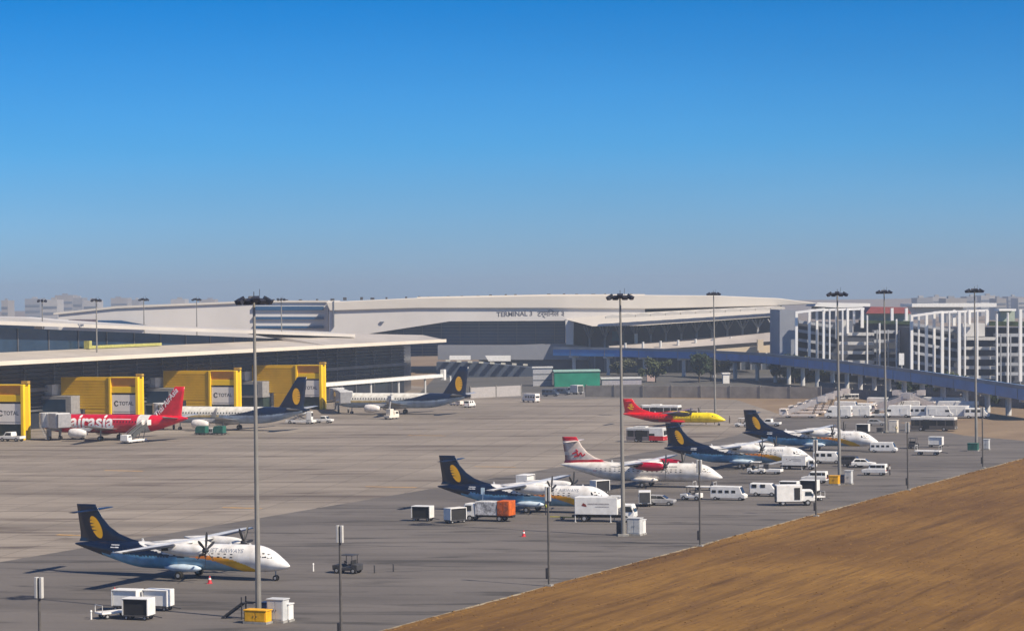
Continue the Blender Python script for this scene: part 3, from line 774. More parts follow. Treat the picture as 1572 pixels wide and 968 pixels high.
def smooth_tab(tab, sub=6):
    """catmull-rom through the station table"""
    out_ = []
    n = len(tab)
    for i in range(n - 1):
        p0 = tab[max(0, i - 1)]; p1 = tab[i]; p2 = tab[i + 1]; p3 = tab[min(n - 1, i + 2)]
        for j in range(sub):
            t = j / sub; s = p1[0] + (p2[0] - p1[0]) * t
            row = [s]
            for c in range(1, 4):
                d1 = (p2[c] - p0[c]) / max(1e-6, p2[0] - p0[0]) * (p2[0] - p1[0]); d2 = (p3[c] - p1[c]) / max(1e-6, p3[0] - p1[0]) * (p2[0] - p1[0])
                h = (2 * t**3 - 3 * t**2 + 1) * p1[c] + (t**3 - 2 * t**2 + t) * d1 + (-2 * t**3 + 3 * t**2) * p2[c] + (t**3 - t**2) * d2
                row.append(max(h, .02) if c > 1 else h)
            out_.append(tuple(row))
    out_.append(tab[-1]); return out_
AF = [(0, 0), (.02, .28), (.08, .62), (.2, .92), (.35, 1), (.55, .82), (.8, .4), (1, .03)]
def aero(secs, X0, axis='y', sub=1):
    """secs: (s_leading, y, z, chord, thickness)"""
    S = []
    for a, b in zip(secs, secs[1:]):
        for j in range(sub): S.append(tuple(x + (y - x) * j / sub for x, y in zip(a, b)))
    S.append(secs[-1])
    rings = []
    for (s, y, z, c, th) in S:
        ring = []
        for x, t in AF: ring.append((s + x * c, t * th / 2))
        for x, t in AF[::-1][:-1]: ring.append((s + x * c, -t * th / 2))
        rings.append([((X0 - a), y, z + t) if axis == 'y' else ((X0 - a), y + t, z) for a, t in ring])
    q = MB(); q.loft(rings); return q
def wrap_text(txt, size, s_mid, z_mid, tab, X0, side, m, parent, shear=0, bold=0, xs=1.0, name='lettering'):
    me = text_mesh(txt, size, shear=shear, cuts=.18, bold=bold)
    for v in me.vertices:
        x = X0 - s_mid + (v.co.x * xs if side < 0 else -v.co.x * xs)
        s = X0 - x; zc, ry, rz = interp(tab, s); z = z_mid + v.co.y
        k = max(0, 1 - ((z - zc) / rz) ** 2)
        v.co = (x, side * (ry * math.sqrt(k) + .022), z)
    me.update()
    return link(name, me, m, parent)
def patch(tab, X0, s0, s1, z0, z1, side, off=.015, cols=1):
    """small quad hugging the fuselage side"""
    vs = []
    for s, z in ((s0, z0), (s1, z0), (s1, z1), (s0, z1)):
        zc, ry, rz = interp(tab, s); k = max(0.0, 1 - ((z - zc) / rz) ** 2)
        vs.append((X0 - s, side * (ry * math.sqrt(k) + off), z))
    return vs
def ellipse_emblem(parent, cx, cz, ry, rx, lean, y, m, m2, flip=1):
    """sun disc with swept rays on a fin; local x right = nose"""
    for side in (-1, 1):
        q = MB(); n = 26; ring = []
        for i in range(n):
            t = 2 * math.pi * i / n; a = rx * math.cos(t); b = ry * math.sin(t)
            ring.append((cx + a - lean * b, side * y, cz + b))
        q.add(ring, [tuple(range(n))])
        em = q.build('tail_emblem', m, parent)
        q = MB()
        for j in range(4):
            z = cz + ry * (.62 - .30 * j); w = rx * (1.0 - .02 * j)
            x0 = cx - lean * (z - cz) - rx * 1.05
            q.add([(x0, side * (y + .006), z + .10), (x0 + w * (.8 + .1 * j), side * (y + .006), z + .02), (x0, side * (y + .006), z - .10)], [(0, 1, 2)])
        q.build('emblem_ray', m2, em)
NAVY = s2l(6, 24, 52); LBLUE = s2l(108, 172, 212); PWHITE = (.80, .79, .77); ORG = s2l(222, 128, 36); YLW = s2l(236, 190, 20)
JRED = s2l(200, 16, 42); YEMB = mat('sun_yellow', s2l(240, 178, 28), .4, var=.12, scale=.6); YRAY = mat('navy_ray', s2l(70, 62, 60), .5, var=0)

# ---- ATR-like turboprop -------------------------------------------------
ATAB = smooth_tab([(0, 1.60, .05, .05), (.35, 1.65, .38, .32), (1.0, 1.80, .74, .66), (2.0, 2.06, 1.13, 1.08), (3.1, 2.24, 1.36, 1.35), (4.2, 2.30, 1.43, 1.44), (8, 2.30, 1.43, 1.44), (17.5, 2.30, 1.43, 1.44),
                   (19.5, 2.42, 1.36, 1.32), (22, 2.72, 1.05, .98), (24.5, 3.02, .62, .58), (26.2, 3.2, .26, .24), (26.9, 3.26, .08, .08)])
AX0 = 12.4
def atr_jet(v):
    s = AX0 - v.x; zc, ry, rz = interp(ATAB, s); h = (v.z - (zc - rz)) / (2 * rz)
    if s > 20.2 + (1 - h) * 2.2 and h > .28: return NAVY
    hb = .50
    if s > 11.5:
        up = .55 + .50 * max(0, (s - 13.0) / 6.0) ** 1.7
        if hb < h < max(up, hb + .07): return NAVY
    if s < 13:
        top = interp([(3.6, .12), (4.6, .30), (6.2, .48), (8, .57), (10, .60), (13, .57)], s)[0]
        bot = interp([(3.6, -.2), (5.4, .04), (6.8, .24), (8.4, .40), (10, .49), (13, .53)], s)[0]
        if bot < h < top and s > 3.6: return lerp(YLW, ORG, min(1, max(0, (s - 5) / 4.5)))
        if h <= bot and s > 4.6: return lerp(LBLUE, s2l(128, 152, 172), .5)
        return PWHITE
    if h <= hb: return LBLUE if s < 23 else NAVY
    return PWHITE
def atr_white(v):
    s = AX0 - v.x
    return (.78, .75, .70)
def atr_redyellow(v):
    s = AX0 - v.x; zc, ry, rz = interp(ATAB, s); h = (v.z - (zc - rz)) / (2 * rz)
    if s < 13.2: return s2l(250, 222, 10)
    if 12.0 < s < 17 and .30 + (s - 12) * .02 < h < .38 + (s - 12) * .018: return s2l(245, 120, 30)
    if 11.6 < s < 13.6 and h < .16: return s2l(245, 130, 30)
    if h < .3 and s > 17 and s < 21: return s2l(110, 20, 40)
    return s2l(228, 14, 24)
def atr(label, loc, rz, livery, scale=(1, 1, 1), group=None):
    a = thing('turboprop_airliner', label, 'airplane', loc, rz, group)
    a.scale = scale
    fn = {'jet': atr_jet, 'white': atr_white, 'ry': atr_redyellow}[livery]
    me = fuselage(ATAB, 26.9, AX0); paint(me, fn); fu = link('fuselage', me, None, a)
    def finfn(v):
        s = AX0 - v.x
        if livery == 'jet': return NAVY
        if livery == 'ry': return s2l(228, 14, 24)
        if v.z > 7.0: return JRED
        te = 24.25 + (v.z - 3.3) * .42 + 1.75                      # striped along the trailing edge
        d = te - s
        if v.z < 3.95 + .03 * d and s > 19.6: return JRED
        if d < .36 or .55 < d < .85: return s2l(120, 16, 40)
        return (.76, .66, .60)
    q = aero([(17.4, 0, 3.55, 9.0, .20), (19.6, 0, 3.95, 6.6, .24), (21.2, 0, 4.5, 5.0, .28), (22.4, 0, 5.25, 3.9, .30), (23.3, 0, 6.2, 3.15, .28), (24.2, 0, 7.65, 2.45, .20)], AX0, 'z', 8)
    me = q.mesh('vertical_fin', smooth=True); paint(me, finfn); fin = link('vertical_fin', me, None, a)
    q = aero([(24.3, -3.7, 7.02, 1.0, .12), (23.9, 0, 7.02, 1.75, .22), (24.3, 3.7, 7.02, 1.0, .12)], AX0, 'y', 4)
    me = q.mesh('tailplane', smooth=True)
    paint(me, (lambda v: NAVY) if livery == 'jet' else ((lambda v: s2l(228, 14, 24)) if livery == 'ry' else (lambda v: (.7, .6, .56)))); link('tailplane', me, None, a)
    if livery == 'jet':
        ellipse_emblem(fin, AX0 - 24.05, 5.15, 1.22, .64, .42, .17, YEMB, YRAY)
        for side in (-1, 1):
            q = MB(); q.add(patch(ATAB, AX0, 20.6, 21.7, 3.05, 3.4, side, .02), [(0, 1, 2, 3)]); q.build('flag_mark', mat('flag_white', (.6, .62, .66), .5, var=.3, scale=4), fu)
    elif livery == 'white':
        for side in (-1, 1):
            q = MB(); y = .16 * side
            cx, cz = AX0 - 24.0, 4.85
            for (x0, z0, x1, z1) in ((-.9, .1, -.1, .45), (-.1, .45, .1, -.3), (.1, -.3, .55, .35), (.55, .35, .8, -.25), (.8, -.25, 1.3, .1), (-.6, -.35, .3, -.1), (-.3, .8, .1, .5)):
                q.bar((cx + x0, y, cz + z0), (cx + x1, y, cz + z1), .06, .2)
            q.build('tail_emblem', mat('emblem_red', JRED, .5, var=.05), fin)
    else:
        for side in (-1, 1):
            q = MB(); cx, cz = AX0 - 24.6, 5.2
            for (x0, z0, x1, z1) in ((-.5, .7, .5, .8), (.5, .8, -.3, -.4), (-.3, -.4, .7, -.6), (-.7, -.1, .9, .1)): q.bar((cx + x0, .16 * side, cz + z0), (cx + x1, .16 * side, cz + z1), .05, .28)
            q.build('tail_emblem', mat('emblem_yellow', YLW, .5, var=.05), fin)
    # wing on top of the fuselage
    WC = {'jet': (.72, .72, .70), 'white': (.74, .72, .67), 'ry': (.30, .10, .04)}[livery]
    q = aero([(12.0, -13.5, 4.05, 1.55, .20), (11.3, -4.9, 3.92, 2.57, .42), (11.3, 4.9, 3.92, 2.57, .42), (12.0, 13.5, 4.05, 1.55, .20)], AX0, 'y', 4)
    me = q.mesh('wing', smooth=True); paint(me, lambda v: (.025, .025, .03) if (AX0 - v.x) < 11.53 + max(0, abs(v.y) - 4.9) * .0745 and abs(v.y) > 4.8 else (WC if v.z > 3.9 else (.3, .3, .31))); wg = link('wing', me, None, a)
    for s in (-1, 1):
        q = MB(); q.bar((AX0 - 13.55, s * 5.2, 3.88), (AX0 - 13.45, s * 12.8, 4.0), .5, .07); q.build('flap', mat('dark_deicing_grey', (.05, .05, .055), .5, var=.1), wg)
    q = MB(); q.loft([[(AX0 - x, y * w, z) for y, z in ((-1, 3.35), (-.9, 3.75), (-.55, 4.02 + dz), (.55, 4.02 + dz), (.9, 3.75), (1, 3.35))] for x, w, dz in ((9.6, .35, -.45), (10.6, .9, 0), (12.5, 1.05, .12), (14.6, .95, .02), (17.2, .3, -.42))])
    me = q.mesh('wing_fairing', smooth=True); paint(me, lambda v: (.78, .77, .74) if livery != 'ry' else (s2l(250, 222, 10) if AX0 - v.x < 13.2 else s2l(228, 14, 24))); link('wing_fairing', me, None, a)
    # nacelles and propellers
    for side in (-1, 1):
        y = side * 4.05
        nt_ = smooth_tab([(8.15, 3.45, .30, .32), (8.5, 3.42, .45, .52), (9.4, 3.40, .52, .66), (11.0, 3.45, .55, .68), (13.0, 3.62, .50, .50), (14.8, 3.85, .25, .18), (15.4, 3.9, .05, .05)], 4)
        q = MB(); rings = []
        for st in nt_: rings.append([(AX0 - st[0], y + st[2] * math.sin(2 * math.pi * i / 18), st[1] + st[3] * math.cos(2 * math.pi * i / 18)) for i in range(18)])
        q.loft(rings); me = q.mesh('engine_nacelle', smooth=True)
        paint(me, {'jet': (lambda v: (.78, .77, .75)), 'white': (lambda v: s2l(176, 12, 50) if AX0 - v.x < 12.6 else (.78, .76, .72)), 'ry': (lambda v: s2l(60, 55, 40))}[livery]); na = link('engine_nacelle', me, None, a)
        q = MB(); q.box((AX0 - 8.32, y, 2.98), (.5, .55, .2)); q.build('air_intake', DARK(), na)
        q = MB(); q.tube((AX0 - 12.2, y + side * .45, 3.5), (AX0 - 12.9, y + side * .62, 3.5), .16, n=10); q.build('exhaust', DARK(), na)
        q = MB(); q.loft([[(AX0 - x, y + r * math.sin(2 * math.pi * i / 14), 3.45 + r * math.cos(2 * math.pi * i / 14)) for i in range(14)] for x, r in ((7.45, .02), (7.55, .14), (7.8, .25), (8.15, .30))])
        pr = q.build('propeller', mat('spinner_dark', (.04, .04, .045), .35, var=.05), a, smooth=True)
        PBm = mat('propeller_blade_black', (.018, .018, .02), .45, var=.15)
        ph = random.uniform(.1, .9)
        for k in range(6):
            t = ph + k * math.pi / 3
            q = MB(); dirv = Vector((0, math.sin(t), math.cos(t))); tg = Vector((0, math.cos(t), -math.sin(t)))
            c0 = Vector((AX0 - 7.85, y, 3.45)); rings = []
            for rr, w, tw in ((.2, .08, 1.0), (.6, .12, .8), (1.2, .155, .6), (1.7, .14, .5), (1.95, .06, .45)):
                ax_ = tg * math.cos(tw) + Vector((1, 0, 0)) * math.sin(tw); no = ax_.cross(dirv)
                rings.append([c0 + dirv * rr + ax_ * w, c0 + dirv * rr + no * .03, c0 + dirv * rr - ax_ * w, c0 + dirv * rr - no * .03])
            q.loft(rings); q.build('blade', PBm, pr)
    # landing gear and sponsons
    for side in (-1, 1):
        q = MB(); rings = []
        for s, w, hh in ((10.1, .1, .1), (10.7, .38, .34), (12.2, .58, .46), (13.5, .46, .38), (14.6, .1, .12)):
            rings.append([(AX0 - s, side * 1.35 + w * math.sin(2 * math.pi * i / 14), 1.15 + hh * math.cos(2 * math.pi * i / 14)) for i in range(14)])
        q.loft(rings); me = q.mesh('gear_fairing', smooth=True); paint(me, (lambda v: s2l(190, 208, 224)) if livery == 'jet' else ((lambda v: (.74, .71, .66)) if livery == 'white' else (lambda v: s2l(200, 20, 30)))); link('gear_fairing', me, None, a)
        q = MB(); q.tube((0, side * 1.6, .95), (0, side * 2.05, .43), .11); q.build('main_gear_leg', STEEL(), a)
        wheel(a, 0, side * 1.88, .43, .24); wheel(a, 0, side * 2.22, .43, .24)
    q = MB(); q.tube((AX0 - 1.75, 0, 1.2), (AX0 - 1.7, 0, .3), .08); q.build('nose_gear_leg', STEEL(), a)
    wheel(a, AX0 - 1.7, -.16, .3, .16); wheel(a, AX0 - 1.7, .16, .3, .16)
    # windows
    for side in (-1, 1):
        q = MB()
        for k in range(19):
            s = 6.2 + k * .78
            q.add(patch(ATAB, AX0, s, s + .30, 2.44, 2.86, side, .012), [(0, 1, 2, 3)])
        q.build('cabin_windows', GLASSD(), a)
        q = MB(); q.add(patch(ATAB, AX0, 4.0, 4.06, 1.6, 3.2, side, .012), [(0, 1, 2, 3)]); q.add(patch(ATAB, AX0, 5.2, 5.26, 1.6, 3.2, side, .012), [(0, 1, 2, 3)]); q.add(patch(ATAB, AX0, 20.0, 20.06, 1.9, 3.1, side, .012), [(0, 1, 2, 3)]); q.add(patch(ATAB, AX0, 19.3, 19.36, 1.9, 3.1, side, .012), [(0, 1, 2, 3)])
        q.build('door_seam', mat('seam_grey', (.28, .28, .29), .6, var=0), fu)
    # cockpit glazing, three panes each side
    for side in (-1, 1):
        for (s0, s1, z0, z1) in ((1.62, 2.12, 2.48, 2.92), (2.2, 2.66, 2.54, 3.02), (2.74, 3.10, 2.60, 3.0)):
            vs = []
            for s, z in ((s0, z0), (s1, z0), (s1 + .1, z1), (s0 + .34, z1)):
                zc, ry, rzz = interp(ATAB, s); k = max(0.02, 1 - ((z - zc) / rzz) ** 2); vs.append((AX0 - s, side * (ry * math.sqrt(k) + .02), z))
            q = MB(); q.add(vs, [(0, 1, 2, 3)]); q.build('cockpit_window', GLASSD(), fu)
    for (s, h) in ((7.0, .28), (18.0, .35), (4.6, .2)):
        q = MB(); q.prism([(AX0 - s, -.02, 3.72), (AX0 - s - .3, -.02, 3.72), (AX0 - s - .32, -.02, 3.72 + h), (AX0 - s - .14, -.02, 3.72 + h)], (0, .04, 0)); q.build('antenna', WHITE(), fu)
    if livery == 'jet':
        for side in (-1, 1): wrap_text('JET AIRWAYS', .55, 7.0, 3.16, ATAB, AX0, side, mat('livery_grey_navy', s2l(120, 128, 145), .4, var=0), fu, xs=1.25)
    if livery == 'white':
        for side in (-1, 1):
            q = MB(); q.add(patch(ATAB, AX0, 3.8, 8.4, 3.2, 3.3, side, .014), [(0, 1, 2, 3)]); q.build('cheat_line', mat('livery_navy', NAVY), fu)
            q = MB(); q.add(patch(ATAB, AX0, 20.4, 21.0, 2.4, 2.5, side, .014), [(0, 1, 2, 3)]); q.build('registration_mark', mat('emblem_red', JRED), fu)
    return a
def by_wheel(px, py, half=2.2):
    st = Vector((N.y, -N.x, 0)); return G(px, py) - st * half
JG = 'blue-tailed turboprops parked along the apron'
atr('nearest turboprop with navy tail, yellow sun emblem and orange swoosh, alone at lower left', by_wheel(274, 889), AP, 'jet', group=JG)
src2 = atr('turboprop with navy tail and sun emblem, nose behind the white catering truck', by_wheel(808, 787), AP, 'jet', group=JG)
atr('white turboprop with red striped tail and red engine nacelles', by_wheel(986, 748), AP, 'white')
atr('navy-tailed turboprop beside the red and white bus, right behind the white turboprop', by_wheel(1136, 719), AP, 'jet', group=JG)
atr('farthest navy-tailed turboprop, in front of the rows of parked white vehicles', by_wheel(1247, 692), AP, 'jet', group=JG)
atr('small red turboprop with yellow front fuselage at the far edge of the apron', G(1040, 652.5), AP + R(2), 'ry', scale=(.93, .85, .80))

# ---- narrow-body jets ---------------------------------------------------
def jet_tab(L, r):
    return smooth_tab([(0, 3.15, .05, .05), (.5, 3.2, .62, .55), (1.5, 3.35, 1.2, 1.1), (3.0, 3.5, 1.68, 1.62), (5.2, 3.6, r, r * 1.02), (9, 3.6, r, r * 1.03), (L * .66, 3.6, r, r * 1.03), (L * .76, 3.78, r * .95, r * .92), (L * .88, 4.35, r * .62, r * .58), (L * .96, 4.75, r * .28, r * .28), (L, 4.9, .15, .15)])
def jetliner(label, nose, rz, livery, L, r, fin_h, span, group=None):
    X0 = 0.0                                    # origin under the nose, local -x aft
    a = thing('jet_airliner', label, 'airplane', nose, rz, group)
    tab = jet_tab(L, r)
    GB = s2l(150, 168, 188)
    def fu_fn(v):
        s = -v.x; zc, ry, rzz = interp(tab, s); h = (v.z - (zc - rzz)) / (2 * rzz); f = s / L
        if livery == 'red':
            if .69 < f < .765: return (.78, .76, .72)
            if h < .10 and .25 < f < .6: return s2l(150, 14, 34)
            return s2l(206, 10, 44) if f < .74 else s2l(222, 8, 46)
        if f > .96: return NAVY
        top = .52 + .55 * max(0, (f - .45) / .27) ** 1.8
        if f > .36 and .50 < h < max(.54, top): return NAVY
        if f < .42 and .34 + f * .1 < h < .50 : return lerp(YLW, (.74, .68, .5), .45)
        if h < .50: return GB
        return (.80, .78, .70)
    me = fuselage(tab, L, X0); paint(me, fu_fn); fu = link('fuselage', me, None, a)
    # fin
    zb = 4.9; sL = L - 7.9
    FC = NAVY if livery == 'jet' else s2l(206, 10, 36)
    q = aero([(sL - 2.6, 0, zb - .1, 9.4, .2), (sL, 0, zb + .7, 6.4, .42), (sL + 4.9, 0, fin_h, 2.4, .24)], X0, 'z', 5)
    me = q.mesh('vertical_fin', smooth=True); paint(me, lambda v: FC); fin = link('vertical_fin', me, None, a)
    if livery == 'jet': ellipse_emblem(fin, -(sL + 4.6), 8.0, 1.9, 1.0, .0, .23, YEMB, YRAY)
    # tailplane
    q = aero([(L - 2.6, -6.4, 5.5, 1.5, .14), (L - 6.0, 0, 4.9, 4.0, .4), (L - 2.6, 6.4, 5.5, 1.5, .14)], X0, 'y', 3)
    me = q.mesh('tailplane', smooth=True); paint(me, lambda v: (.42, .43, .44)); link('tailplane', me, None, a)
    # wings: swept, dihedral
    q = aero([(L * .59, -span / 2, 4.0, 1.4, .16), (L * .46, -5.6, 2.85, 4.0, .5), (L * .36, 0, 2.45, 7.2, .8), (L * .46, 5.6, 2.85, 4.0, .5), (L * .59, span / 2, 4.0, 1.4, .16)], X0, 'y', 3)
    me = q.mesh('wing', smooth=True); paint(me, lambda v: (.36, .37, .38)); wg = link('wing', me, None, a)
    for side in (-1, 1):
        if livery == 'jet':
            q = aero([(L * .59, side * span / 2, 4.0, 1.4, .14), (L * .615, side * (span / 2 + .5), 5.0, 1.0, .12), (L * .64, side * (span / 2 + .65), 6.3, .6, .08)], X0, 'z', 3)
            me = q.mesh('winglet', smooth=True); paint(me, lambda v: (.72, .71, .66)); link('winglet', me, None, wg)
        y = side * 5.3; s0 = L * .295
        q = MB(); rings = [[(-(s0 + s), y + rr * math.sin(2 * math.pi * i / 22), 1.75 + rr * math.cos(2 * math.pi * i / 22)) for i in range(22)] for s, rr in ((.25, .72), (0, .86), (.2, .98), (1.2, 1.1), (2.4, 1.06), (3.3, .84), (4.2, .5))]
        q.loft(rings); me = q.mesh('engine', smooth=True); paint(me, lambda v: (.78, .75, .72)); en = link('engine', me, None, a)
        q = MB(); q.tube((-(s0 + .18), y, 1.75), (-(s0 + .32), y, 1.75), .74, n=20); q.build('fan_intake', DARK(), en)
        q = MB(); q.prism([(-(s0 + 1.5), y - .15, 2.7), (-(s0 + 5), y - .15, 2.2), (-(s0 + 6), y - .15, 2.9), (-(s0 + 3), y - .15, 3.0)], (0, .3, 0)); q.build('pylon', LGREY(), en)
        gs = L * .475
        q = MB(); q.tube((-gs, side * 3.7, 2.5), (-gs, side * 3.8, .6), .16); q.build('main_gear_leg', STEEL(), a)
        wheel(a, -gs, side * 3.5, .56, .4); wheel(a, -gs, side * 4.1, .56, .4)
        q = MB()
        for k in range(int((L * .74 - 6) / .78)):
            s = 6 + k * .78
            if livery == 'red' and .68 < s / L < .78: continue
            q.add(patch(tab, X0, s, s + .28, 3.95, 4.32, side, .015), [(0, 1, 2, 3)])
        q.build('cabin_windows', GLASSD(), a)
        for (p0, p1, z0, z1) in ((1.55, 2.15, 3.95, 4.4), (2.2, 2.7, 4.0, 4.5), (2.75, 3.2, 4.05, 4.5)):
            vs = patch(tab, X0, p0, p1, z0, z1, side, .02); q = MB(); q.add(vs, [(0, 1, 2, 3)]); q.build('cockpit_window', GLASSD(), fu)
        q = MB()
        for s in (4.3, 5.15, L * .79, L * .79 + .85): q.add(patch(tab, X0, s, s + .06, 2.9, 4.7, side, .013), [(0, 1, 2, 3)])
        q.build('door_seam', mat('seam_grey', (.28, .28, .29)), fu)
    q = MB(); rings = []
    for f, w, hh in ((.33, .1, .1), (.38, 1.5, .6), (.45, 1.9, .85), (.52, 1.7, .7), (.6, .1, .1)): rings.append([(-L * f, w * math.sin(2 * math.pi * i / 16), 2.15 + hh * math.cos(2 * math.pi * i / 16)) for i in range(16)])
    q.loft(rings); me = q.mesh('belly_fairing', smooth=True); paint(me, lambda v: (.5, .5, .5) if livery == 'jet' else s2l(150, 14, 34)); link('belly_fairing', me, None, a)
    q = MB(); q.tube((-5.0, 0, 2.2), (-4.9, 0, .4), .12); q.build('nose_gear_leg', STEEL(), a)
    wheel(a, -4.9, -.25, .38, .22); wheel(a, -4.9, .25, .38, .22)
    if livery == 'red':
        LW = mat('lettering_white', (.82, .80, .78), .5, var=.04)
        for side in (-1, 1):
            wrap_text('airasia', 4.0, 14.4, 4.1, tab, X0, side, LW, fu, bold=.10, xs=1.12)
            q = MB()
            for k in range(5): q.add(patch(tab, X0, 19.6 + k * .95, 20.55 + k * .95, 4.62, 4.76, side, .02), [(0, 1, 2, 3)])
            q.build('address_line', LW, fu)
            ang = R(47)
            me = text_mesh('Thai AirAsia', 1.75, shear=.25, bold=.03)
            for v in me.vertices:
                x, z = v.co.x * .92, v.co.y
                if side > 0: px_ = -(L - 5.2) - (x * math.cos(ang) - z * math.sin(ang)); pz = 8.2 + x * math.sin(ang) + z * math.cos(ang)
                else: px_ = -(L - 5.2) + (-x * math.cos(ang) - z * math.sin(ang)) * -1 - 0; px_ = -(L - 5.2) + (x * math.cos(ang) + z * math.sin(ang)); pz = 8.2 - x * math.sin(ang) + z * math.cos(ang)
                v.co = (px_, side * .24, pz)
            link('fin_lettering', me, LW, fin)
    return a
RZ_IN = AP + math.pi
def nose_from_fin(px, py, L, fin_h, back):
    D = (H - fin_h) * F / (py - (460 - .01396 * (px - 786)))
    p = Vector(((px - 786) / F * D, D, 0)); return p - N * (L - back)
n6 = nose_from_fin(274, 593, 37.6, 11.76, 1.9)
n7 = nose_from_fin(462, 578, 39.5, 12.5, 1.9)
n8 = nose_from_fin(711, 562, 39.5, 12.5, 1.9)
jetliner('red jet airliner with large white lettering docked at the pier', n6, RZ_IN, 'red', 37.6, 1.98, 11.76, 34.0)
jetliner('white and navy jet airliner with sun emblem tail, beside the red airliner', n7, RZ_IN, 'jet', 39.5, 1.9, 12.5, 34.3)
jetliner('farther white and navy jet airliner near the pier tip, sun emblem on tail', n8, RZ_IN, 'jet', 39.5, 1.9, 12.5, 34.3)
PORT = Vector((-N.y, N.x, 0)) * -1
for nz, gk, lb_ in ((n6, 0, blabels[0]), (n7, 1, blabels[1]), (n8, 3, blabels[2])):
    door = nz + N * 4.6 + PORT * 2.4
    rot = b1 + step * gk + N * 2.6 + PORT * 1.0
    if gk < 2: rot = rot + Dv * 3.0
    d = (door - rot); L = max(3.2, d.length - 3.4)
    bridge(rot, math.atan2(d.y, d.x), L, lb_)
# ================================================================== ground vehicles (front = local +x)
def prof(name, pts, w, m, parent, bevel=.05, taper=0.0, zt=None, y0=0.0):
    """side profile (x,z) extruded across width, upper part drawn in"""
    q = MB(); zs = [p[1] for p in pts]; z1 = max(zs); z0 = zt if zt is not None else min(zs)
    def hw(z): return w / 2 * (1 - taper * max(0, (z - z0) / max(.01, z1 - z0)))
    n = len(pts)
    vs = [(x, y0 - hw(z), z) for x, z in pts] + [(x, y0 + hw(z), z) for x, z in pts]
    q.add(vs, [tuple(range(n))[::-1], tuple(range(n, 2 * n))] + [(i, (i + 1) % n, n + (i + 1) % n, n + i) for i in range(n)])
    return q.build(name, m, parent, bevel=bevel)
def lamps(p, x, w, z, s=1, n='headlight', m=None):
    for y in (-1, 1):
        q = MB(); q.box((x, y * w, z), (.08, .26, .16)); q.build(n, m or LAMP(), p, bevel=.02)
def car(p, body, kind='hatch'):
    L = 4.1
    if kind == 'suv':
        prof('body', [(-2.0, .45), (2.0, .45), (2.05, .95), (1.0, 1.12), (-2.0, 1.12)], 1.75, body, p, .07)
        prof('cabin', [(-1.98, 1.05), (1.0, 1.05), (.55, 1.85), (-1.92, 1.88)], 1.68, body, p, .07, .1)
        prof('windscreen', [(.98, 1.18), (.62, 1.76), (.56, 1.76), (.92, 1.18)], 1.45, GLASSD(), p, 0)
        for y in (-1, 1):
            for x0, x1 in ((-.35, .55), (-1.25, -.45), (-1.85, -1.35)):
                q = MB(); q.box(((x0 + x1) / 2, y * .80, 1.48), (x1 - x0, .05, .42)); q.build('side_window', GLASSD(), p)
        q = MB(); q.tube((-2.12, 0, 1.05), (-1.95, 0, 1.05), .33, n=14); q.build('spare_wheel', BLACK(), p)
    else:
        prof('body', [(-2.05, .35), (2.0, .35), (2.08, .62), (1.95, .82), (1.0, .95), (-2.0, 1.0), (-2.1, .7)], 1.7, body, p, .08)
        prof('cabin', [(-1.95, .92), (1.05, .92), (.25, 1.45), (-1.5, 1.5)], 1.6, body, p, .08, .18)
        prof('windscreen', [(1.0, 1.0), (.36, 1.42), (.30, 1.42), (.94, 1.0)], 1.35, GLASSD(), p, 0)
        for y in (-1, 1):
            for pts_ in (((-.4, 1.0), (.72, 1.0), (.2, 1.38), (-.4, 1.40)), ((-1.5, 1.0), (-.5, 1.0), (-.5, 1.40), (-1.3, 1.40))):
                q = MB(); q.prism([(x, y * .76, z) for x, z in pts_], (0, y * .05, 0)); q.build('side_window', GLASSD(), p)
    for x in (-1.25, 1.3):
        for y in (-.76, .76): wheel(p, x, y, .32, .2)
    lamps(p, 2.02, .62, .72)
    lamps(p, -2.06, .66, .85, n='tail_lamp', m=REDP())
def van(p, body, L=5.0, hh=2.15, stripe=None, glazed=True):
    x1, x0 = L / 2, -L / 2
    prof('body', [(x0, .4), (x1, .4), (x1 + .05, .95), (x1 - .45, 1.2), (x1 - 1.0, hh - .05), (x0 + .1, hh), (x0, hh - .2)], 1.85, body, p, .09, .10, 1.1)
    prof('windscreen', [(x1 - .42, 1.26), (x1 - .93, hh - .14), (x1 - .99, hh - .14), (x1 - .48, 1.26)], 1.5, GLASSD(), p, 0)
    n = max(2, int((L - 1.8) / .95))
    for y in (-1, 1):
        if not glazed:
            q = MB(); q.box((x1 - 1.15, y * .89, 1.5), (.8, .07, .45)); q.build('side_window', GLASSD(), p)
            q = MB(); q.box((x0 + 1.4, y * .92, 1.3), (1.5, .04, 1.3)); q.build('sliding_door', WHITE(), p, bevel=.01)
            continue
        for k in range(n):
            xa = x0 + .35 + k * (L - 1.6) / n
            q = MB(); q.box((xa + .38, y * .885, 1.55), (.72, .07, .5)); q.build('side_window', GLASSD(), p)
    q = MB(); q.box((x0 - .0, 0, 1.6), (.06, 1.35, .5)); q.build('rear_window', GLASSD(), p)
    if stripe:
        for y in (-1, 1):
            q = MB(); q.box((0, y * .935, .85), (L * .9, .03, .3)); q.build('side_stripe', stripe, p)
    for x in (x0 + .95, x1 - .85):
        for y in (-.82, .82): wheel(p, x, y, .34, .22)
    lamps(p, x1 + .02, .65, .8); lamps(p, x0 - .01, .7, .9, n='tail_lamp', m=REDP())
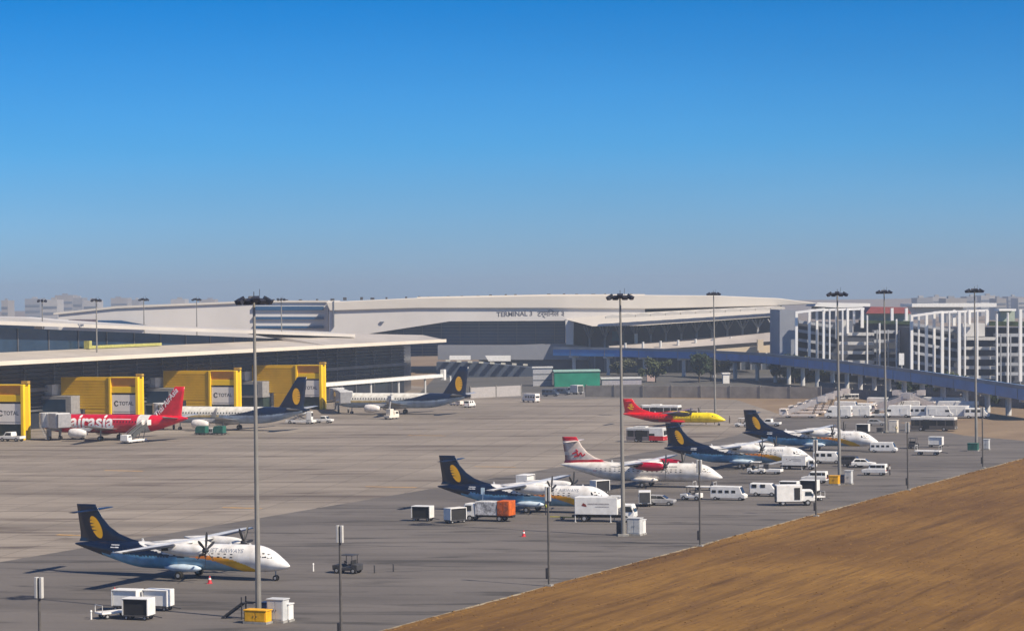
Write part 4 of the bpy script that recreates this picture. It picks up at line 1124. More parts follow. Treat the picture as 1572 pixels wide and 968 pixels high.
def pickup(p, body):
    prof('body', [(-2.5, .5), (2.4, .5), (2.45, .95), (1.3, 1.08), (-2.5, 1.0)], 1.75, body, p, .06)
    prof('cabin', [(-.6, 1.0), (1.35, 1.0), (.85, 1.72), (-.5, 1.74)], 1.65, body, p, .07, .12)
    prof('windscreen', [(1.30, 1.1), (.92, 1.65), (.86, 1.65), (1.24, 1.1)], 1.4, GLASSD(), p, 0)
    for y in (-1, 1):
        q = MB(); q.prism([(-.4, y * .78, 1.12), (.95, y * .78, 1.12), (.65, y * .78, 1.6), (-.4, y * .78, 1.6)], (0, y * .06, 0)); q.build('side_window', GLASSD(), p)
    q = MB(); q.box((-1.55, 0, 1.01), (1.7, 1.45, .06)); q.build('load_bed', DARK(), p)
    for x in (-1.6, 1.5):
        for y in (-.78, .78): wheel(p, x, y, .37, .22)
    lamps(p, 2.42, .65, .8)
def bus(p, lower, upper, L=11.5, roof=None, hh=3.0, front=None, skirt=None):
    x0, x1 = -L / 2, L / 2
    q = MB(); q.box((0, 0, .75), (L, 2.7, .8)); q.build('lower_body', lower, p, bevel=.08)
    q = MB(); q.box((0, 0, 1.75), (L - .06, 2.62, 1.25)); q.build('window_band', GLASSD(), p, bevel=.05)
    q = MB(); q.box((0, 0, 2.68), (L, 2.7, .62)); q.build('roof', roof or upper, p, bevel=.12)
    for y in (-1, 1):
        for k in range(6):
            x = x0 + .2 + k * (L - .4) / 5
            q = MB(); q.box((x, y * 1.325, 1.75), (.16, .05, 1.25)); q.build('window_pillar', lower, p)
        q = MB(); q.box((x0 + L * .35, y * 1.345, 1.5), (1.4, .05, 2.0)); q.build('door', GLASSD(), p)
    q = MB(); q.box((-L * .15, 0, 3.08), (2.6, 1.7, .3)); q.build('air_conditioner', LGREY(), p, bevel=.08)
    if front:
        q = MB(); q.box((x1 - .9, 0, 1.75), (1.9, 2.74, 1.22)); q.build('front_panel', front, p, bevel=.05)
        q = MB(); q.box((x1 + .06, 0, 1.9), (.06, 2.2, .9)); q.build('windscreen', GLASSD(), p)
    if skirt:
        q = MB(); q.box((x1 - 1.5, 0, .85), (3.1, 2.76, .95)); q.build('front_skirt', skirt, p, bevel=.05)
        q = MB(); q.box((x1 - 1.55, 0, 2.35), (2.95, 2.73, 1.1)); q.build('front_roof', front, p, bevel=.05)
    for x in (x0 + 2.2, x1 - 2.4):
        for y in (-1.2, 1.2): wheel(p, x, y, .48, .3)
    lamps(p, x1 + .02, 1.0, .7); lamps(p, x0 - .02, 1.1, .9, n='tail_lamp', m=REDP())
def cab(p, x, m, w=2.1, hh=2.35):
    c = prof('cab', [(x - 1.0, .6), (x + .75, .6), (x + .8, 1.25), (x + .45, hh), (x - 1.0, hh)], w, m, p, .09, .06, 1.2)
    prof('windscreen', [(x + .79, 1.35), (x + .49, hh - .18), (x + .43, hh - .18), (x + .73, 1.35)], w * .86, GLASSD(), c, 0)
    for y in (-1, 1):
        q = MB(); q.prism([(x - .55, y * (w / 2 - .03), 1.4), (x + .55, y * (w / 2 - .03), 1.4), (x + .3, y * (w / 2 - .06), hh - .25), (x - .55, y * (w / 2 - .06), hh - .25)], (0, y * .05, 0)); q.build('side_window', GLASSD(), c)
        q = MB(); q.box((x + .75, y * (w / 2 + .16), 1.75), (.08, .2, .4)); q.build('mirror', DARK(), c)
    lamps(c, x + .8, w * .38, .85)
def catering(p):
    cab(p, 3.3, WHITE())
    q = MB(); q.box((-.7, 0, .72), (7.6, 1.0, .3)); q.build('chassis', DARK(), p)
    q = MB(); q.box((-1.05, 0, 2.15), (5.8, 2.4, 2.3)); bx = q.build('box_body', WHITE(), p, bevel=.06)
    q = MB(); q.box((1.35, 0, 3.36), (1.6, 2.2, .12)); q.build('roof_platform', LGREY(), p)
    for y in (-1, 1):
        q = MB(); q.prism([(-3.0, y * 1.205, 2.2), (-2.75, y * 1.205, 2.55), (-2.4, y * 1.205, 2.35), (-2.3, y * 1.205, 2.05), (-2.7, y * 1.205, 2.1)], (0, y * .012, 0)); q.build('round_logo', mat('logo_maroon', (.22, .035, .02), .5, var=.3, scale=5), bx)
        q = MB(); q.box((-.7, y * 1.21, 2.42), (2.9, .012, .17)); q.box((-.2, y * 1.21, 2.05), (1.9, .012, .1)); q.build('caption_stripe', mat('pale_print', (.42, .40, .40), .6, var=.3, scale=6), bx)
    for x in (-2.7, 2.9):
        for y in (-.95, .95): wheel(p, x, y, .45, .3)
    for x in (-3.9, .9):
        for y in (-1.05, 1.05):
            q = MB(); q.tube((x, y, 0), (x, y, 1.0), .07, n=8); q.tube((x, y, 0), (x, y, .05), .18, n=10); q.build('stabiliser', LGREY(), p)
def boxtruck(p, dark_end=True):
    q = MB(); q.box((-.5, 0, 1.75), (3.6, 2.3, 2.3)); q.build('box_body', WHITE(), p, bevel=.05)
    q = MB(); q.box((-2.33, 0, 1.75), (.06, 2.0, 1.9)); q.build('rear_shutter', mat('charcoal_shutter', (.05, .052, .055), .6, var=.2), p)
    q = MB(); q.box((.6, -1.17, 1.7), (.8, .05, 1.7)); q.build('side_door', DARK(), p)
    cab(p, 2.3, WHITE(), 2.0, 2.2)
    q = MB(); q.box((.2, 0, .6), (5.2, 1.0, .25)); q.build('chassis', DARK(), p)
    for x in (-1.4, 2.1):
        for y in (-.9, .9): wheel(p, x, y, .42, .28)
def shop_truck(p):
    cab(p, 2.6, WHITE())
    q = MB(); q.box((-.4, 0, .7), (6.6, 1.0, .28)); q.build('chassis', DARK(), p)
    q = MB(); q.box((-.1, 0, 1.75), (3.2, 2.15, 1.8)); bx = q.build('box_body', mat('piebald_print', (.62, .61, .60), .6, var=0.6, scale=2.2, dirt=(.07, .065, .07)), p, bevel=.05)
    q = MB(); q.box((-2.6, 0, 1.8), (1.75, 2.2, 1.95)); ob = q.build('equipment_cabinet', ORANGE(), p, bevel=.05)
    for y in (-1, 1):
        for k in range(2):
            q = MB(); q.box((-3.0 + k * .85, y * 1.115, 1.8), (.66, .04, 1.5)); q.build('shutter', mat('orange_dirty', (.52, .10, .02), .6, var=.5, scale=3, dirt=(.12, .05, .03)), ob)
    for x in (-2.0, 2.3):
        for y in (-.92, .92): wheel(p, x, y, .42, .28)
    q = MB(); q.tube((1.2, -.9, 2.2), (1.2, -.9, 4.2), .05); q.box((1.2, -.9, 3.9), (.5, .1, .9)); q.build('sign_mast', mat('pale_blue_sign', (.45, .58, .66), .5), p)
def cart(p, closed_end=WHITE, side_dark=True, L=2.7):
    q = MB(); q.box((0, 0, .42), (L, 1.5, .14)); q.build('deck', DSTEEL(), p, bevel=.02)
    q = MB(); q.box((0, 0, 2.0), (L, 1.6, .1)); q.build('canopy', closed_end(), p, bevel=.03)
    q = MB(); q.box((L / 2 - .03, 0, 1.22), (.06, 1.55, 1.5)); q.build('end_wall', closed_end(), p)
    q = MB(); q.box((-L / 2 + .03, 0, 1.22), (.06, 1.55, 1.5)); q.build('end_wall', closed_end(), p)
    q = MB(); q.box((0, 0, 1.22), (L - .2, 1.3, 1.44)); q.build('curtain_or_dark_fill', DARK() if side_dark else closed_end(), p, bevel=.03)  # dark block stands for the shaded inside of open carts; curtain on closed ones
    for x in (-L / 2 + .08, L / 2 - .08):
        for y in (-.74, .74):
            q = MB(); q.bar((x, y, .45), (x, y, 2.0), .06); q.build('corner_post', LGREY(), p)
    for x in (-L * .36, L * .36):
        for y in (-.6, .6): wheel(p, x, y, .22, .14)
    q = MB(); q.bar((L / 2, 0, .4), (L / 2 + 1.1, 0, .25), .08); q.build('drawbar', DSTEEL(), p)
def tug(p, body=WHITE, roof=True):
    prof('body', [(-1.5, .35), (1.5, .35), (1.55, .9), (.5, 1.0), (.4, .7), (-.7, .7), (-.8, 1.05), (-1.5, 1.0)], 1.5, body(), p, .06)
    q = MB(); q.box((-.45, 0, .95), (.5, 1.2, .14)); q.box((-.72, 0, 1.2), (.12, 1.2, .5)); q.build('seat', DARK(), p, bevel=.04)
    q = MB(); q.tube((.45, .3, .9), (.15, .3, 1.25), .03); q.tube((.13, .3, 1.24), (.10, .3, 1.28), .18, n=14); q.build('steering_wheel', DARK(), p)
    if roof:
        for x in (-.85, .5):
            for y in (-.65, .65):
                q = MB(); q.bar((x, y, .8), (x, y, 1.95), .06); q.build('roof_post', DSTEEL(), p)
        q = MB(); q.box((-.18, 0, 2.0), (1.7, 1.5, .08)); q.build('canopy', body(), p, bevel=.03)
    for x in (-1.0, 1.0):
        for y in (-.68, .68): wheel(p, x, y, .33, .22)
    lamps(p, 1.54, .5, .7)
def stairs(p, m=None, hz=3.3, side_m=None):
    m = m or WHITE()
    q = MB(); q.box((0, 0, .55), (7.2, 1.9, .4)); q.build('chassis', m, p, bevel=.06)
    cab(p, -3.1, m, 1.9, 1.9)
    n = 12; L = 6.4
    for k in range(n):
        q = MB(); q.box((-2.4 + L * k / n, 0, .85 + (hz - .85) * k / n), (.55, 1.3, .07)); q.build('tread', STEEL(), p)
    for y in (-1, 1):
        q = MB(); q.prism([(-2.7, y * .72, .55), (4.2, y * .72, hz - .3), (4.2, y * .72, hz + .75), (-2.7, y * .72, 1.6)], (0, y * .06, 0)); q.build('side_panel', side_m or m, p)
        q = MB(); q.bar((-2.7, y * .75, 1.95), (4.2, y * .75, hz + 1.1), .07); q.build('handrail', CHROME(), p)
    q = MB(); q.box((4.7, 0, hz - .05), (1.6, 1.7, .12)); q.build('top_platform', STEEL(), p)
    for y in (-1, 1):
        q = MB(); q.box((4.7, y * .82, hz + .55), (1.6, .06, 1.1)); q.build('platform_panel', m, p)
    for x, y in ((2.6, -.6), (2.6, .6)):
        q = MB(); q.bar((x, y, .6), (x + .9, y, hz - .7), .12); q.build('lift_strut', DSTEEL(), p)
    for x in (-2.4, 2.3):
        for y in (-.8, .8): wheel(p, x, y, .38, .24)
def belt(p, m=None):
    m = m or WHITE()
    prof('body', [(-2.3, .4), (2.3, .4), (2.3, .85), (.2, .9), (-2.3, .8)], 1.7, m, p, .05)
    q = MB(); q.bar((-3.0, .35, .9), (3.6, .35, 2.3), .8, .18); q.build('conveyor', DARK(), p)
    for y in (-.08, .78):
        q = MB(); q.bar((-3.0, y, .98), (3.6, y, 2.38), .06, .3); q.build('conveyor_side', m, p)
    q = MB(); q.box((-.2, -.55, 1.25), (.9, .6, .9)); q.build('driver_seat', DSTEEL(), p, bevel=.05)
    for x in (-1.5, 1.5):
        for y in (-.72, .72): wheel(p, x, y, .33, .2)
def loader(p, m=None):
    m = m or WHITE()
    prof('chassis', [(-3.6, .4), (3.6, .4), (3.6, .9), (-3.6, .9)], 2.6, m, p, .05)
    q = MB(); q.box((-.8, 0, 2.6), (5.4, 2.7, .35)); q.build('platform', m, p, bevel=.04)
    for y in (-1, 1):
        q = MB(); q.bar((-2.8, y * 1.1, .9), (1.2, y * 1.1, 2.5), .2); q.bar((-2.8, y * 1.1, 2.5), (1.2, y * 1.1, .9), .2); q.build('scissor_arm', GREY(), p)
    q = MB(); q.box((2.8, -.8, 2.0), (1.3, 1.1, 2.1)); c = q.build('operator_cab', m, p, bevel=.06)
    q = MB(); q.box((3.46, -.8, 2.3), (.05, .9, .9)); q.build('cab_window', GLASSD(), c)
    for x in (-2.4, 2.4):
        for y in (-1.15, 1.15): wheel(p, x, y, .45, .3)
def container(p, m=None):
    q = MB(); q.box((0, 0, .35), (3.0, 1.7, .16)); q.build('dolly_deck', DSTEEL(), p)
    prof('container', [(-1.3, .45), (1.3, .45), (1.3, 2.0), (-.95, 2.0), (-1.3, 1.4)], 1.6, m or GREENP(), p, .03)
    for x in (-1.0, 1.0):
        for y in (-.7, .7): wheel(p, x, y, .2, .12)
    q = MB(); q.bar((1.5, 0, .35), (2.5, 0, .25), .07); q.build('drawbar', DSTEEL(), p)
def lift(p):
    """cherry picker: small truck with a folded boom and basket, sand-coloured"""
    prof('chassis', [(-1.9, .4), (1.9, .4), (1.9, 1.0), (-1.9, 1.0)], 1.9, CREAM(), p, .06)
    cab(p, 1.2, CREAM(), 1.8, 2.1)
    q = MB(); q.box((-.6, 0, 1.8), (1.4, 1.4, 1.6)); q.build('equipment_box', CREAM(), p, bevel=.06)
    q = MB(); q.bar((-.8, 0, 2.4), (-.3, 0, 5.0), .35); q.build('boom', GREY(), p)
    q = MB(); q.box((-.2, 0, 5.4), (1.0, 1.3, 1.0)); q.build('basket', LGREY(), p, bevel=.05)
    for x in (-1.2, 1.2):
        for y in (-.8, .8): wheel(p, x, y, .4, .26)
def gpu(p, m=None):
    q = MB(); q.box((0, 0, .85), (2.4, 1.4, 1.1)); b = q.build('housing', m or LGREY(), p, bevel=.07)
    for k in range(4):
        q = MB(); q.box((-.7 + .45 * k, -.71, .9), (.32, .03, .6)); q.build('vent_grille', DARK(), b)
    for x in (-.8, .8):
        for y in (-.6, .6): wheel(p, x, y, .24, .16)
    q = MB(); q.bar((1.2, 0, .4), (2.3, 0, .3), .08); q.build('drawbar', DSTEEL(), p)
def flatcart(p):
    q = MB(); q.box((0, 0, .55), (3.4, 1.6, .16)); q.build('deck', WHITE(), p, bevel=.03)
    for x in (-1.65, 1.65):
        q = MB(); q.bar((x, -.75, .6), (x, -.75, 1.3), .06); q.bar((x, .75, .6), (x, .75, 1.3), .06); q.bar((x, -.75, 1.3), (x, .75, 1.3), .06); q.build('end_rail', LGREY(), p)
    for x in (-1.1, 1.1):
        for y in (-.65, .65): wheel(p, x, y, .24, .14)
    q = MB(); q.bar((1.7, 0, .45), (2.7, 0, .3), .08); q.build('drawbar', DSTEEL(), p)
BUILD = {'car': lambda p: car(p, WHITE()), 'suv': lambda p: car(p, WHITE(), 'suv'), 'car_grey': lambda p: car(p, GREY()), 'suv_dark': lambda p: car(p, DSTEEL(), 'suv'),
         'van': lambda p: van(p, WHITE()), 'van_short': lambda p: van(p, WHITE(), 4.2, 1.95), 'van_blue': lambda p: van(p, mat('slate_blue_paint', (.06, .08, .12), .4)), 'minibus': lambda p: van(p, WHITE(), 6.4, 2.5), 'pickup': lambda p: pickup(p, WHITE()), 'panelvan': lambda p: van(p, WHITE(), 5.6, 2.6, glazed=False),
         'bus': lambda p: bus(p, mat('bus_white_lower', (.55, .54, .52), .5), WHITE(), 9.5), 'bus_dark': lambda p: bus(p, mat('bus_dark_lower', (.10, .09, .085), .5), WHITE(), 9.6, roof=mat('bus_roof_white', (.72, .70, .66), .5)),
         'bus_red': lambda p: bus(p, mat('bus_grey_lower', (.17, .15, .16), .5), LGREY(), 8.0, front=WHITE(), skirt=REDP()),
         'catering': catering, 'boxtruck': boxtruck, 'shop': shop_truck, 'cart': lambda p: cart(p), 'cart_white': lambda p: cart(p, WHITE, False), 'tug': lambda p: tug(p), 'tug_red': lambda p: tug(p, REDP, False), 'tug_dark': lambda p: tug(p, DSTEEL),
         'stairs': lambda p: stairs(p, mat('warm_white_paint', (.78, .70, .63), .5, var=.1)), 'stairs_dark': lambda p: stairs(p, WHITE(), 3.6, mat('dark_stair_side', (.08, .085, .085), .6)), 'belt': belt, 'loader': loader, 'container': container, 'lift': lift, 'gpu': gpu, 'gpu_white': lambda p: gpu(p, WHITE()), 'gpu_yellow': lambda p: gpu(p, YEL()), 'flatcart': flatcart, 'loader_yellow': lambda p: loader(p, YEL())}
PROTO = {}
def put(kind, name, px, py, rz, label, cat, group=None, sc=1.0):
    """rz in degrees relative to the airport grid (0 = nose right, towards the camera)"""
    loc = G(px, py)
    if kind in PROTO:
        o = copy_tree(PROTO[kind]); o.name = name
        for kk in ('group',):
            if kk in o: del o[kk]
    else:
        o = thing(name, '', '', (0, 0, 0)); BUILD[kind](o); PROTO[kind] = o
    o.location = loc; o.rotation_euler = (0, 0, AP + R(rz)); o.scale = (sc, sc, sc)
    tag(o, label, cat, group)
    return o
CG = 'covered baggage carts'
put('cart', 'baggage_cart', 213, 950, 4, 'white baggage cart with black open side, lower left beside another cart', 'baggage cart', CG)
put('cart_white', 'baggage_cart', 196, 936, 4, 'white baggage cart partly hidden behind the black-sided one, lower left', 'baggage cart', CG)
put('cart_white', 'baggage_cart', 243, 936, 4, 'white closed baggage cart, rightmost of the lower left group', 'baggage cart', CG)
put('flatcart', 'baggage_dolly', 176, 947, 60, 'low flat dolly at the left end of the lower left carts', 'baggage dolly')
put('cart', 'baggage_cart', 649, 799, 2, 'dark-sided baggage cart farthest left of the piebald truck', 'baggage cart', CG)
put('cart', 'baggage_cart', 699, 802, 62, 'baggage cart with white end right against the piebald truck', 'baggage cart', CG)
put('shop', 'service_truck', 750, 799, 180, 'white cab truck with piebald box and orange cabinet under a navy tail', 'truck')
put('catering', 'catering_truck', 930, 800, 8, 'white catering box truck beside the turboprop nose, cab at right', 'truck')
put('cart', 'baggage_cart', 921, 757, 60, 'dark baggage cart with white end beyond the catering truck', 'baggage cart', CG)
put('cart_white', 'baggage_cart', 807, 752, 90, 'white boxy cart showing above the wing of the second turboprop', 'baggage cart', CG, 1.2)
put('boxtruck', 'airport_truck', 990, 776, 110, 'white truck just right of the catering truck cab', 'truck', None, .75)
put('car_grey', 'parked_car', 1015, 775, 6, 'small grey car between the catering truck and the red-tailed aircraft nose', 'car')
put('tug', 'baggage_tug', 1062, 767, 178, 'white baggage tug under the nose of the white turboprop', 'tug')
put('minibus', 'minibus', 1119, 767, 0, 'white minibus in front of the white turboprop nose', 'minibus', None, .82)
put('flatcart', 'baggage_dolly', 1082, 752, 0, 'low dark dolly right under the white turboprop nose', 'baggage dolly')
put('van_short', 'parked_van', 1174, 761, 4, 'small white van left of the dark-backed box truck', 'van')
put('boxtruck', 'box_truck', 1216, 775, 24, 'white box truck with charcoal rear shutter near the grass edge', 'truck')
put('cart', 'baggage_cart', 1212, 759, 0, 'dark baggage cart behind the box truck, left one', 'baggage cart', CG)
put('cart', 'baggage_cart', 1243, 757, 0, 'dark baggage cart behind the box truck, right one', 'baggage cart', CG)
put('flatcart', 'baggage_dolly', 1247, 768, 40, 'flat dolly at the right end of the box truck by the thin pole', 'baggage dolly')
put('suv', 'parked_jeep', 1251, 741, 182, 'white jeep left of the yellow cabinet by the mast', 'jeep')
put('suv', 'parked_jeep', 1343, 729, 180, 'white estate car with a person at its rear, near the grass edge', 'car')
put('suv_dark', 'parked_jeep', 1310, 716, 0, 'dark jeep with white car close to its right', 'jeep')
put('car', 'parked_car', 1326, 717, 8, 'white hatchback right behind the dark jeep', 'car')
put('van', 'parked_van', 1271, 711, 4, 'white van below the belly of the farthest turboprop', 'van')
put('belt', 'belt_loader', 1180, 727, 0, 'grey belt loader under the fourth turboprop fuselage', 'belt loader')
put('catering', 'catering_truck', 1227, 720, 2, 'white high box truck covering the nose of the fourth turboprop', 'truck', None, .72)
put('tug', 'baggage_tug', 1162, 727, 0, 'white tug left of the belt loader under the fourth turboprop', 'tug')
put('minibus', 'minibus', 1357, 694, 2, 'white minibus at the nose of the farthest turboprop', 'minibus', None, .78)
put('flatcart', 'baggage_dolly', 1425, 698, 0, 'white flat trailer right of the tall thin pole, near the mast', 'trailer', None, 1.35)
put('cart_white', 'baggage_cart', 1437, 686, 0, 'white covered cart behind the white flat trailer', 'baggage cart', CG)
put('tug_dark', 'baggage_tug', 1402, 688, 90, 'dark tug left of the white flat trailer', 'tug')
put('bus_dark', 'apron_bus', 1434, 661, 0, 'dark apron bus with white roof in front of the parked rows', 'bus')
put('bus_red', 'apron_bus', 993, 678, 0, 'grey apron bus with red and white front beside a navy tail', 'bus')
put('bus', 'apron_bus', 1016, 640, 0, 'white-roofed bus with dark windows behind the red aircraft', 'bus')
put('tug', 'baggage_tug', 990, 633, 0, 'small dark vehicle left of the bus behind the red aircraft', 'tug')
put('tug', 'baggage_tug', 1139, 655, 180, 'white tug left of the farthest navy tail fin', 'tug')
put('pickup', 'parked_pickup', 1182, 654, 180, 'white pickup right behind the farthest navy tail fin', 'pickup')
put('cart', 'baggage_cart', 1325, 665, 0, 'white and black cart standing alone left of a mast base', 'baggage cart', CG)
put('car_grey', 'parked_car', 1345, 653, 10, 'grey car in front of the parked white rows, left of the mast', 'car')
put('bus', 'apron_bus', 1304, 613, 22, 'white bus on the road behind the parked boarding stairs', 'bus', None, .55)
put('loader_yellow', 'cargo_loader', 1328, 628, 0, 'orange-yellow loader among the parked white vehicles', 'loader', None, .6)
put('gpu_yellow', 'power_unit', 1375, 613, 0, 'small bright yellow unit on the bank above the parked rows', 'power unit', None, 1.0)
# rows of parked white service vehicles
ordn = ['first', 'second', 'third', 'fourth', 'fifth', 'sixth', 'seventh', 'eighth', 'ninth']
SG = 'white boarding stairs parked at the far right'
for i, (x, y) in enumerate(((1228, 641), (1241, 636), (1254, 631), (1266, 627))):
    put('stairs', 'boarding_stairs', x, y, 2, 'cream boarding stairs, %s of the leftmost group of parked stairs' % ordn[i], 'boarding stairs', SG, 1.2)
rows = [('front', 641, (1287, 1318, 1350, 1380, 1412, 1444, 1474, 1500), ('panelvan', 'panelvan', 'belt', 'panelvan', 'minibus', 'panelvan', 'panelvan', 'van')),
        ('middle', 634, (1302, 1334, 1365, 1396, 1427, 1456, 1484), ('panelvan', 'van', 'stairs', 'panelvan', 'stairs', 'panelvan', 'panelvan')),
        ('back', 628, (1352, 1384, 1410, 1436, 1462), ('panelvan', 'stairs', 'stairs', 'panelvan', 'panelvan'))]
KN = {'panelvan': ('panel_van', 'panel van', 'van'), 'van': ('parked_van', 'van', 'van'), 'minibus': ('parked_minibus', 'minibus', 'minibus'), 'stairs': ('boarding_stairs', 'boarding stairs', 'boarding stairs'), 'belt': ('belt_loader', 'belt loader', 'belt loader')}
for rn, y, xs, ks in rows:
    for i, (x, k) in enumerate(zip(xs, ks)):
        nm, noun, cat = KN[k]
        put(k, nm, x + random.uniform(-3, 3), y + random.uniform(-1, 1), random.choice((0, 180, 0)) + random.uniform(-6, 6), 'white %s in the %s row of parked service vehicles, %s from the left' % (noun, rn, ordn[i]), cat, 'white service vehicles parked in rows', 1.15)
# around the jets at the pier
put('pickup', 'parked_pickup', 18, 677, 178, 'white pickup cut by the left edge, under the first banner', 'pickup', None, 1.2)
_st = put('stairs_dark', 'boarding_stairs', 233, 676, 90, 'boarding stairs with dark sides against the red aircraft rear door', 'boarding stairs')
_st.location = n6 + N * 29.0 + PORT * 7.8
put('container', 'cargo_container', 310, 667, 0, 'green cargo container on dolly, left of a pair beside the white engine', 'container')
put('container', 'cargo_container', 337, 667, 0, 'green cargo container on dolly, right of a pair beside the white engine', 'container')
put('gpu_white', 'power_unit', 323, 666, 0, 'small white unit between the two green containers', 'power unit')
put('loader', 'cargo_loader', 462, 650, 2, 'white loader behind the tail of the nearer blue-tailed airliner', 'loader')
put('pickup', 'parked_pickup', 497, 649, 0, 'white pickup right of the loader by a yellow post', 'pickup')
put('lift', 'lift_truck', 601, 643, 76, 'sand-coloured lift truck with raised basket before the farther airliner', 'lift truck')
put('stairs', 'boarding_stairs', 700, 622, 150, 'white steps under the tail of the farther blue-tailed airliner', 'boarding stairs', None, .7)
put('van_short', 'parked_van', 721, 625, 90, 'white van just right of the farther airliner tail', 'van')
put('minibus', 'minibus', 815, 617, 150, 'white minibus driving on the far service road', 'minibus')
put('van_blue', 'parked_van', 845, 608, 0, 'dark blue van right of the white minibus on the far road', 'van')
put('van_blue', 'parked_van', 862, 606, 0, 'dark blue van next to the white truck below the green building', 'van')
put('boxtruck', 'box_truck', 884, 605, 150, 'small white truck below the green building', 'truck')
put('tug_dark', 'baggage_tug', 534, 879, 180, 'dark tug standing right of the second thin pole', 'tug')
put('tug', 'baggage_tug', 120, 673, 10, 'small tug in the shade under the first jet bridge', 'tug')
for i, (x, y) in enumerate(((944, 540), (1001, 538), (1040, 537), (1067, 534))): pass

# ---- cones and bollards
def cone(px, py, label):
    c = thing('traffic_cone', label, 'cone', G(px, py), 0, 'traffic cones')
    q = MB(); q.tube((0, 0, .05), (0, 0, .8), .24, .05, n=14); q.build('cone_body', mat('cone_red', (.55, .04, .05), .5), c)
    q = MB(); q.tube((0, 0, .42), (0, 0, .6), .165, .118, n=14); q.build('white_band', WHITE(), c)
    q = MB(); q.box((0, 0, .03), (.55, .55, .06)); q.build('base', mat('cone_red', (.55, .04, .05)), c)
cone(176, 913, 'red and white traffic cone left of the lower left carts')
cone(322, 895, 'red and white traffic cone in front of the nearest aircraft belly')
cone(804, 823, 'traffic cone on the grey apron below the second turboprop')
def bollard(px, py, label, m):
    c = thing('marker_bollard', label, 'bollard', G(px, py), 0, 'small marker bollards')
    q = MB(); q.tube((0, 0, 0), (0, 0, .75), .09, .07, n=10); q.build('post', m, c)
    q = MB(); q.tube((0, 0, .75), (0, 0, .88), .12, .06, n=10); q.build('cap', m, c)
bollard(575, 879, 'small dark bollard right of the dark tug, nearer one', DSTEEL())
bollard(604, 877, 'small dark bollard right of the dark tug, farther one', DSTEEL())
bollard(481, 876, 'small pale bollard right of the nearest aircraft nose', WHITE())
bollard(140, 950, 'thin pale marker left of the lower left carts', WHITE())
# yellow tow bar by the catering truck
tb = thing('tow_bar', 'yellow tow bar lying left of the catering truck', 'tow bar', G(870, 797), AP)
q = MB(); q.bar((-2.4, 0, .35), (2.0, 0, .35), .12); q.build('bar', mat('tow_bar_yellow', (.55, .48, .03), .5), tb)
q = MB(); q.bar((2.0, -.3, .35), (2.0, .3, .35), .1); q.build('head', DSTEEL(), tb)
for y in (-.3, .3): wheel(tb, -.6, y, .2, .1)

# ================================================================== people
def person(px, py, rz, label, shirt, trousers, skin=(.20, .11, .07)):
    p = thing('person', label, 'person', G(px, py), AP + R(rz))
    me = bpy.data.meshes.new('body')
    V = [(0, 0, .92), (0, 0, 1.2), (0, 0, 1.42), (0, 0, 1.53), (0, .19, 1.4), (.06, .27, 1.12), (.18, .25, .92), (0, -.19, 1.4), (.04, -.27, 1.12), (.12, -.26, .9),
         (.02, .1, .88), (.06, .11, .48), (.02, .11, .08), (.16, .12, .04), (-.02, -.1, .88), (-.04, -.11, .48), (-.10, -.11, .08), (.04, -.12, .04)]
    E = [(0, 1), (1, 2), (2, 3), (2, 4), (4, 5), (5, 6), (2, 7), (7, 8), (8, 9), (0, 10), (10, 11), (11, 12), (12, 13), (0, 14), (14, 15), (15, 16), (16, 17)]
    Rr = [.15, .145, .15, .06, .07, .05, .04, .07, .05, .04, .095, .07, .05, .045, .095, .07, .05, .045]
    me.from_pydata(V, E, [])
    o = bpy.data.objects.new('body', me); COL.objects.link(o)
    sk = o.modifiers.new('skin', 'SKIN'); o.modifiers.new('sub', 'SUBSURF').levels = 1
    for i, sv in enumerate(me.skin_vertices[0].data): sv.radius = (Rr[i], Rr[i]); sv.use_root = (i == 0)
    bpy.context.view_layer.update()
    me2 = bpy.data.meshes.new_from_object(o.evaluated_get(bpy.context.evaluated_depsgraph_get()))
    COL.objects.unlink(o); bpy.data.objects.remove(o)
    at = me2.color_attributes.new('paint', 'FLOAT_COLOR', 'POINT')
    for i, v in enumerate(me2.vertices):
        z = v.co.z
        c = (.02, .02, .02) if z < .1 else (trousers if z < .93 and abs(v.co.y) < .22 else (shirt if z > 1.0 and z < 1.47 else skin))
        at.data[i].color = (*c, 1)
    me2.materials.clear(); me2.materials.append(paint_mat())
    for f in me2.polygons: f.use_smooth = True
    link('body', me2, None, p)
    q = MB(); rings = []
    for z, rx, ry, dx in ((1.52, .055, .055, 0), (1.56, .075, .065, .012), (1.62, .095, .075, .012), (1.68, .10, .08, .006), (1.73, .095, .078, 0), (1.78, .06, .055, 0), (1.80, .02, .02, 0)):
        rings.append([(dx + rx * math.cos(2 * math.pi * i / 12), ry * math.sin(2 * math.pi * i / 12), z) for i in range(12)])
    q.loft(rings); q.prism([(.10, -.015, 1.64), (.125, 0, 1.635), (.10, .015, 1.64), (.10, 0, 1.67)], (0, 0, -.01)); q.build('head', mat('skin_tone', skin, .6, var=.05), p, smooth=True)
    q = MB(); q.loft([[(-.012 + r * math.cos(2 * math.pi * i / 12), r * .86 * math.sin(2 * math.pi * i / 12), z) for i in range(12)] for z, r in ((1.69, .106), (1.75, .10), (1.80, .06), (1.82, .02))]); q.build('hair', DARK(), p, smooth=True)
    return p
HI = (.62, .60, .04)
person(838, 790, 40, 'person in bright yellow vest standing at the thin pole by the second turboprop', HI, (.03, .03, .05))
person(1366, 729, 200, 'person in pale shirt behind the white estate car near the grass', (.6, .6, .58), (.04, .04, .05))
person(1376, 665, 100, 'person in pale yellow clothes beside the mast base boxes at far right', (.7, .62, .35), (.5, .45, .3))
person(1120, 650, 0, 'person in dark clothes right of the yellow aircraft nose', (.06, .05, .07), (.03, .03, .04))
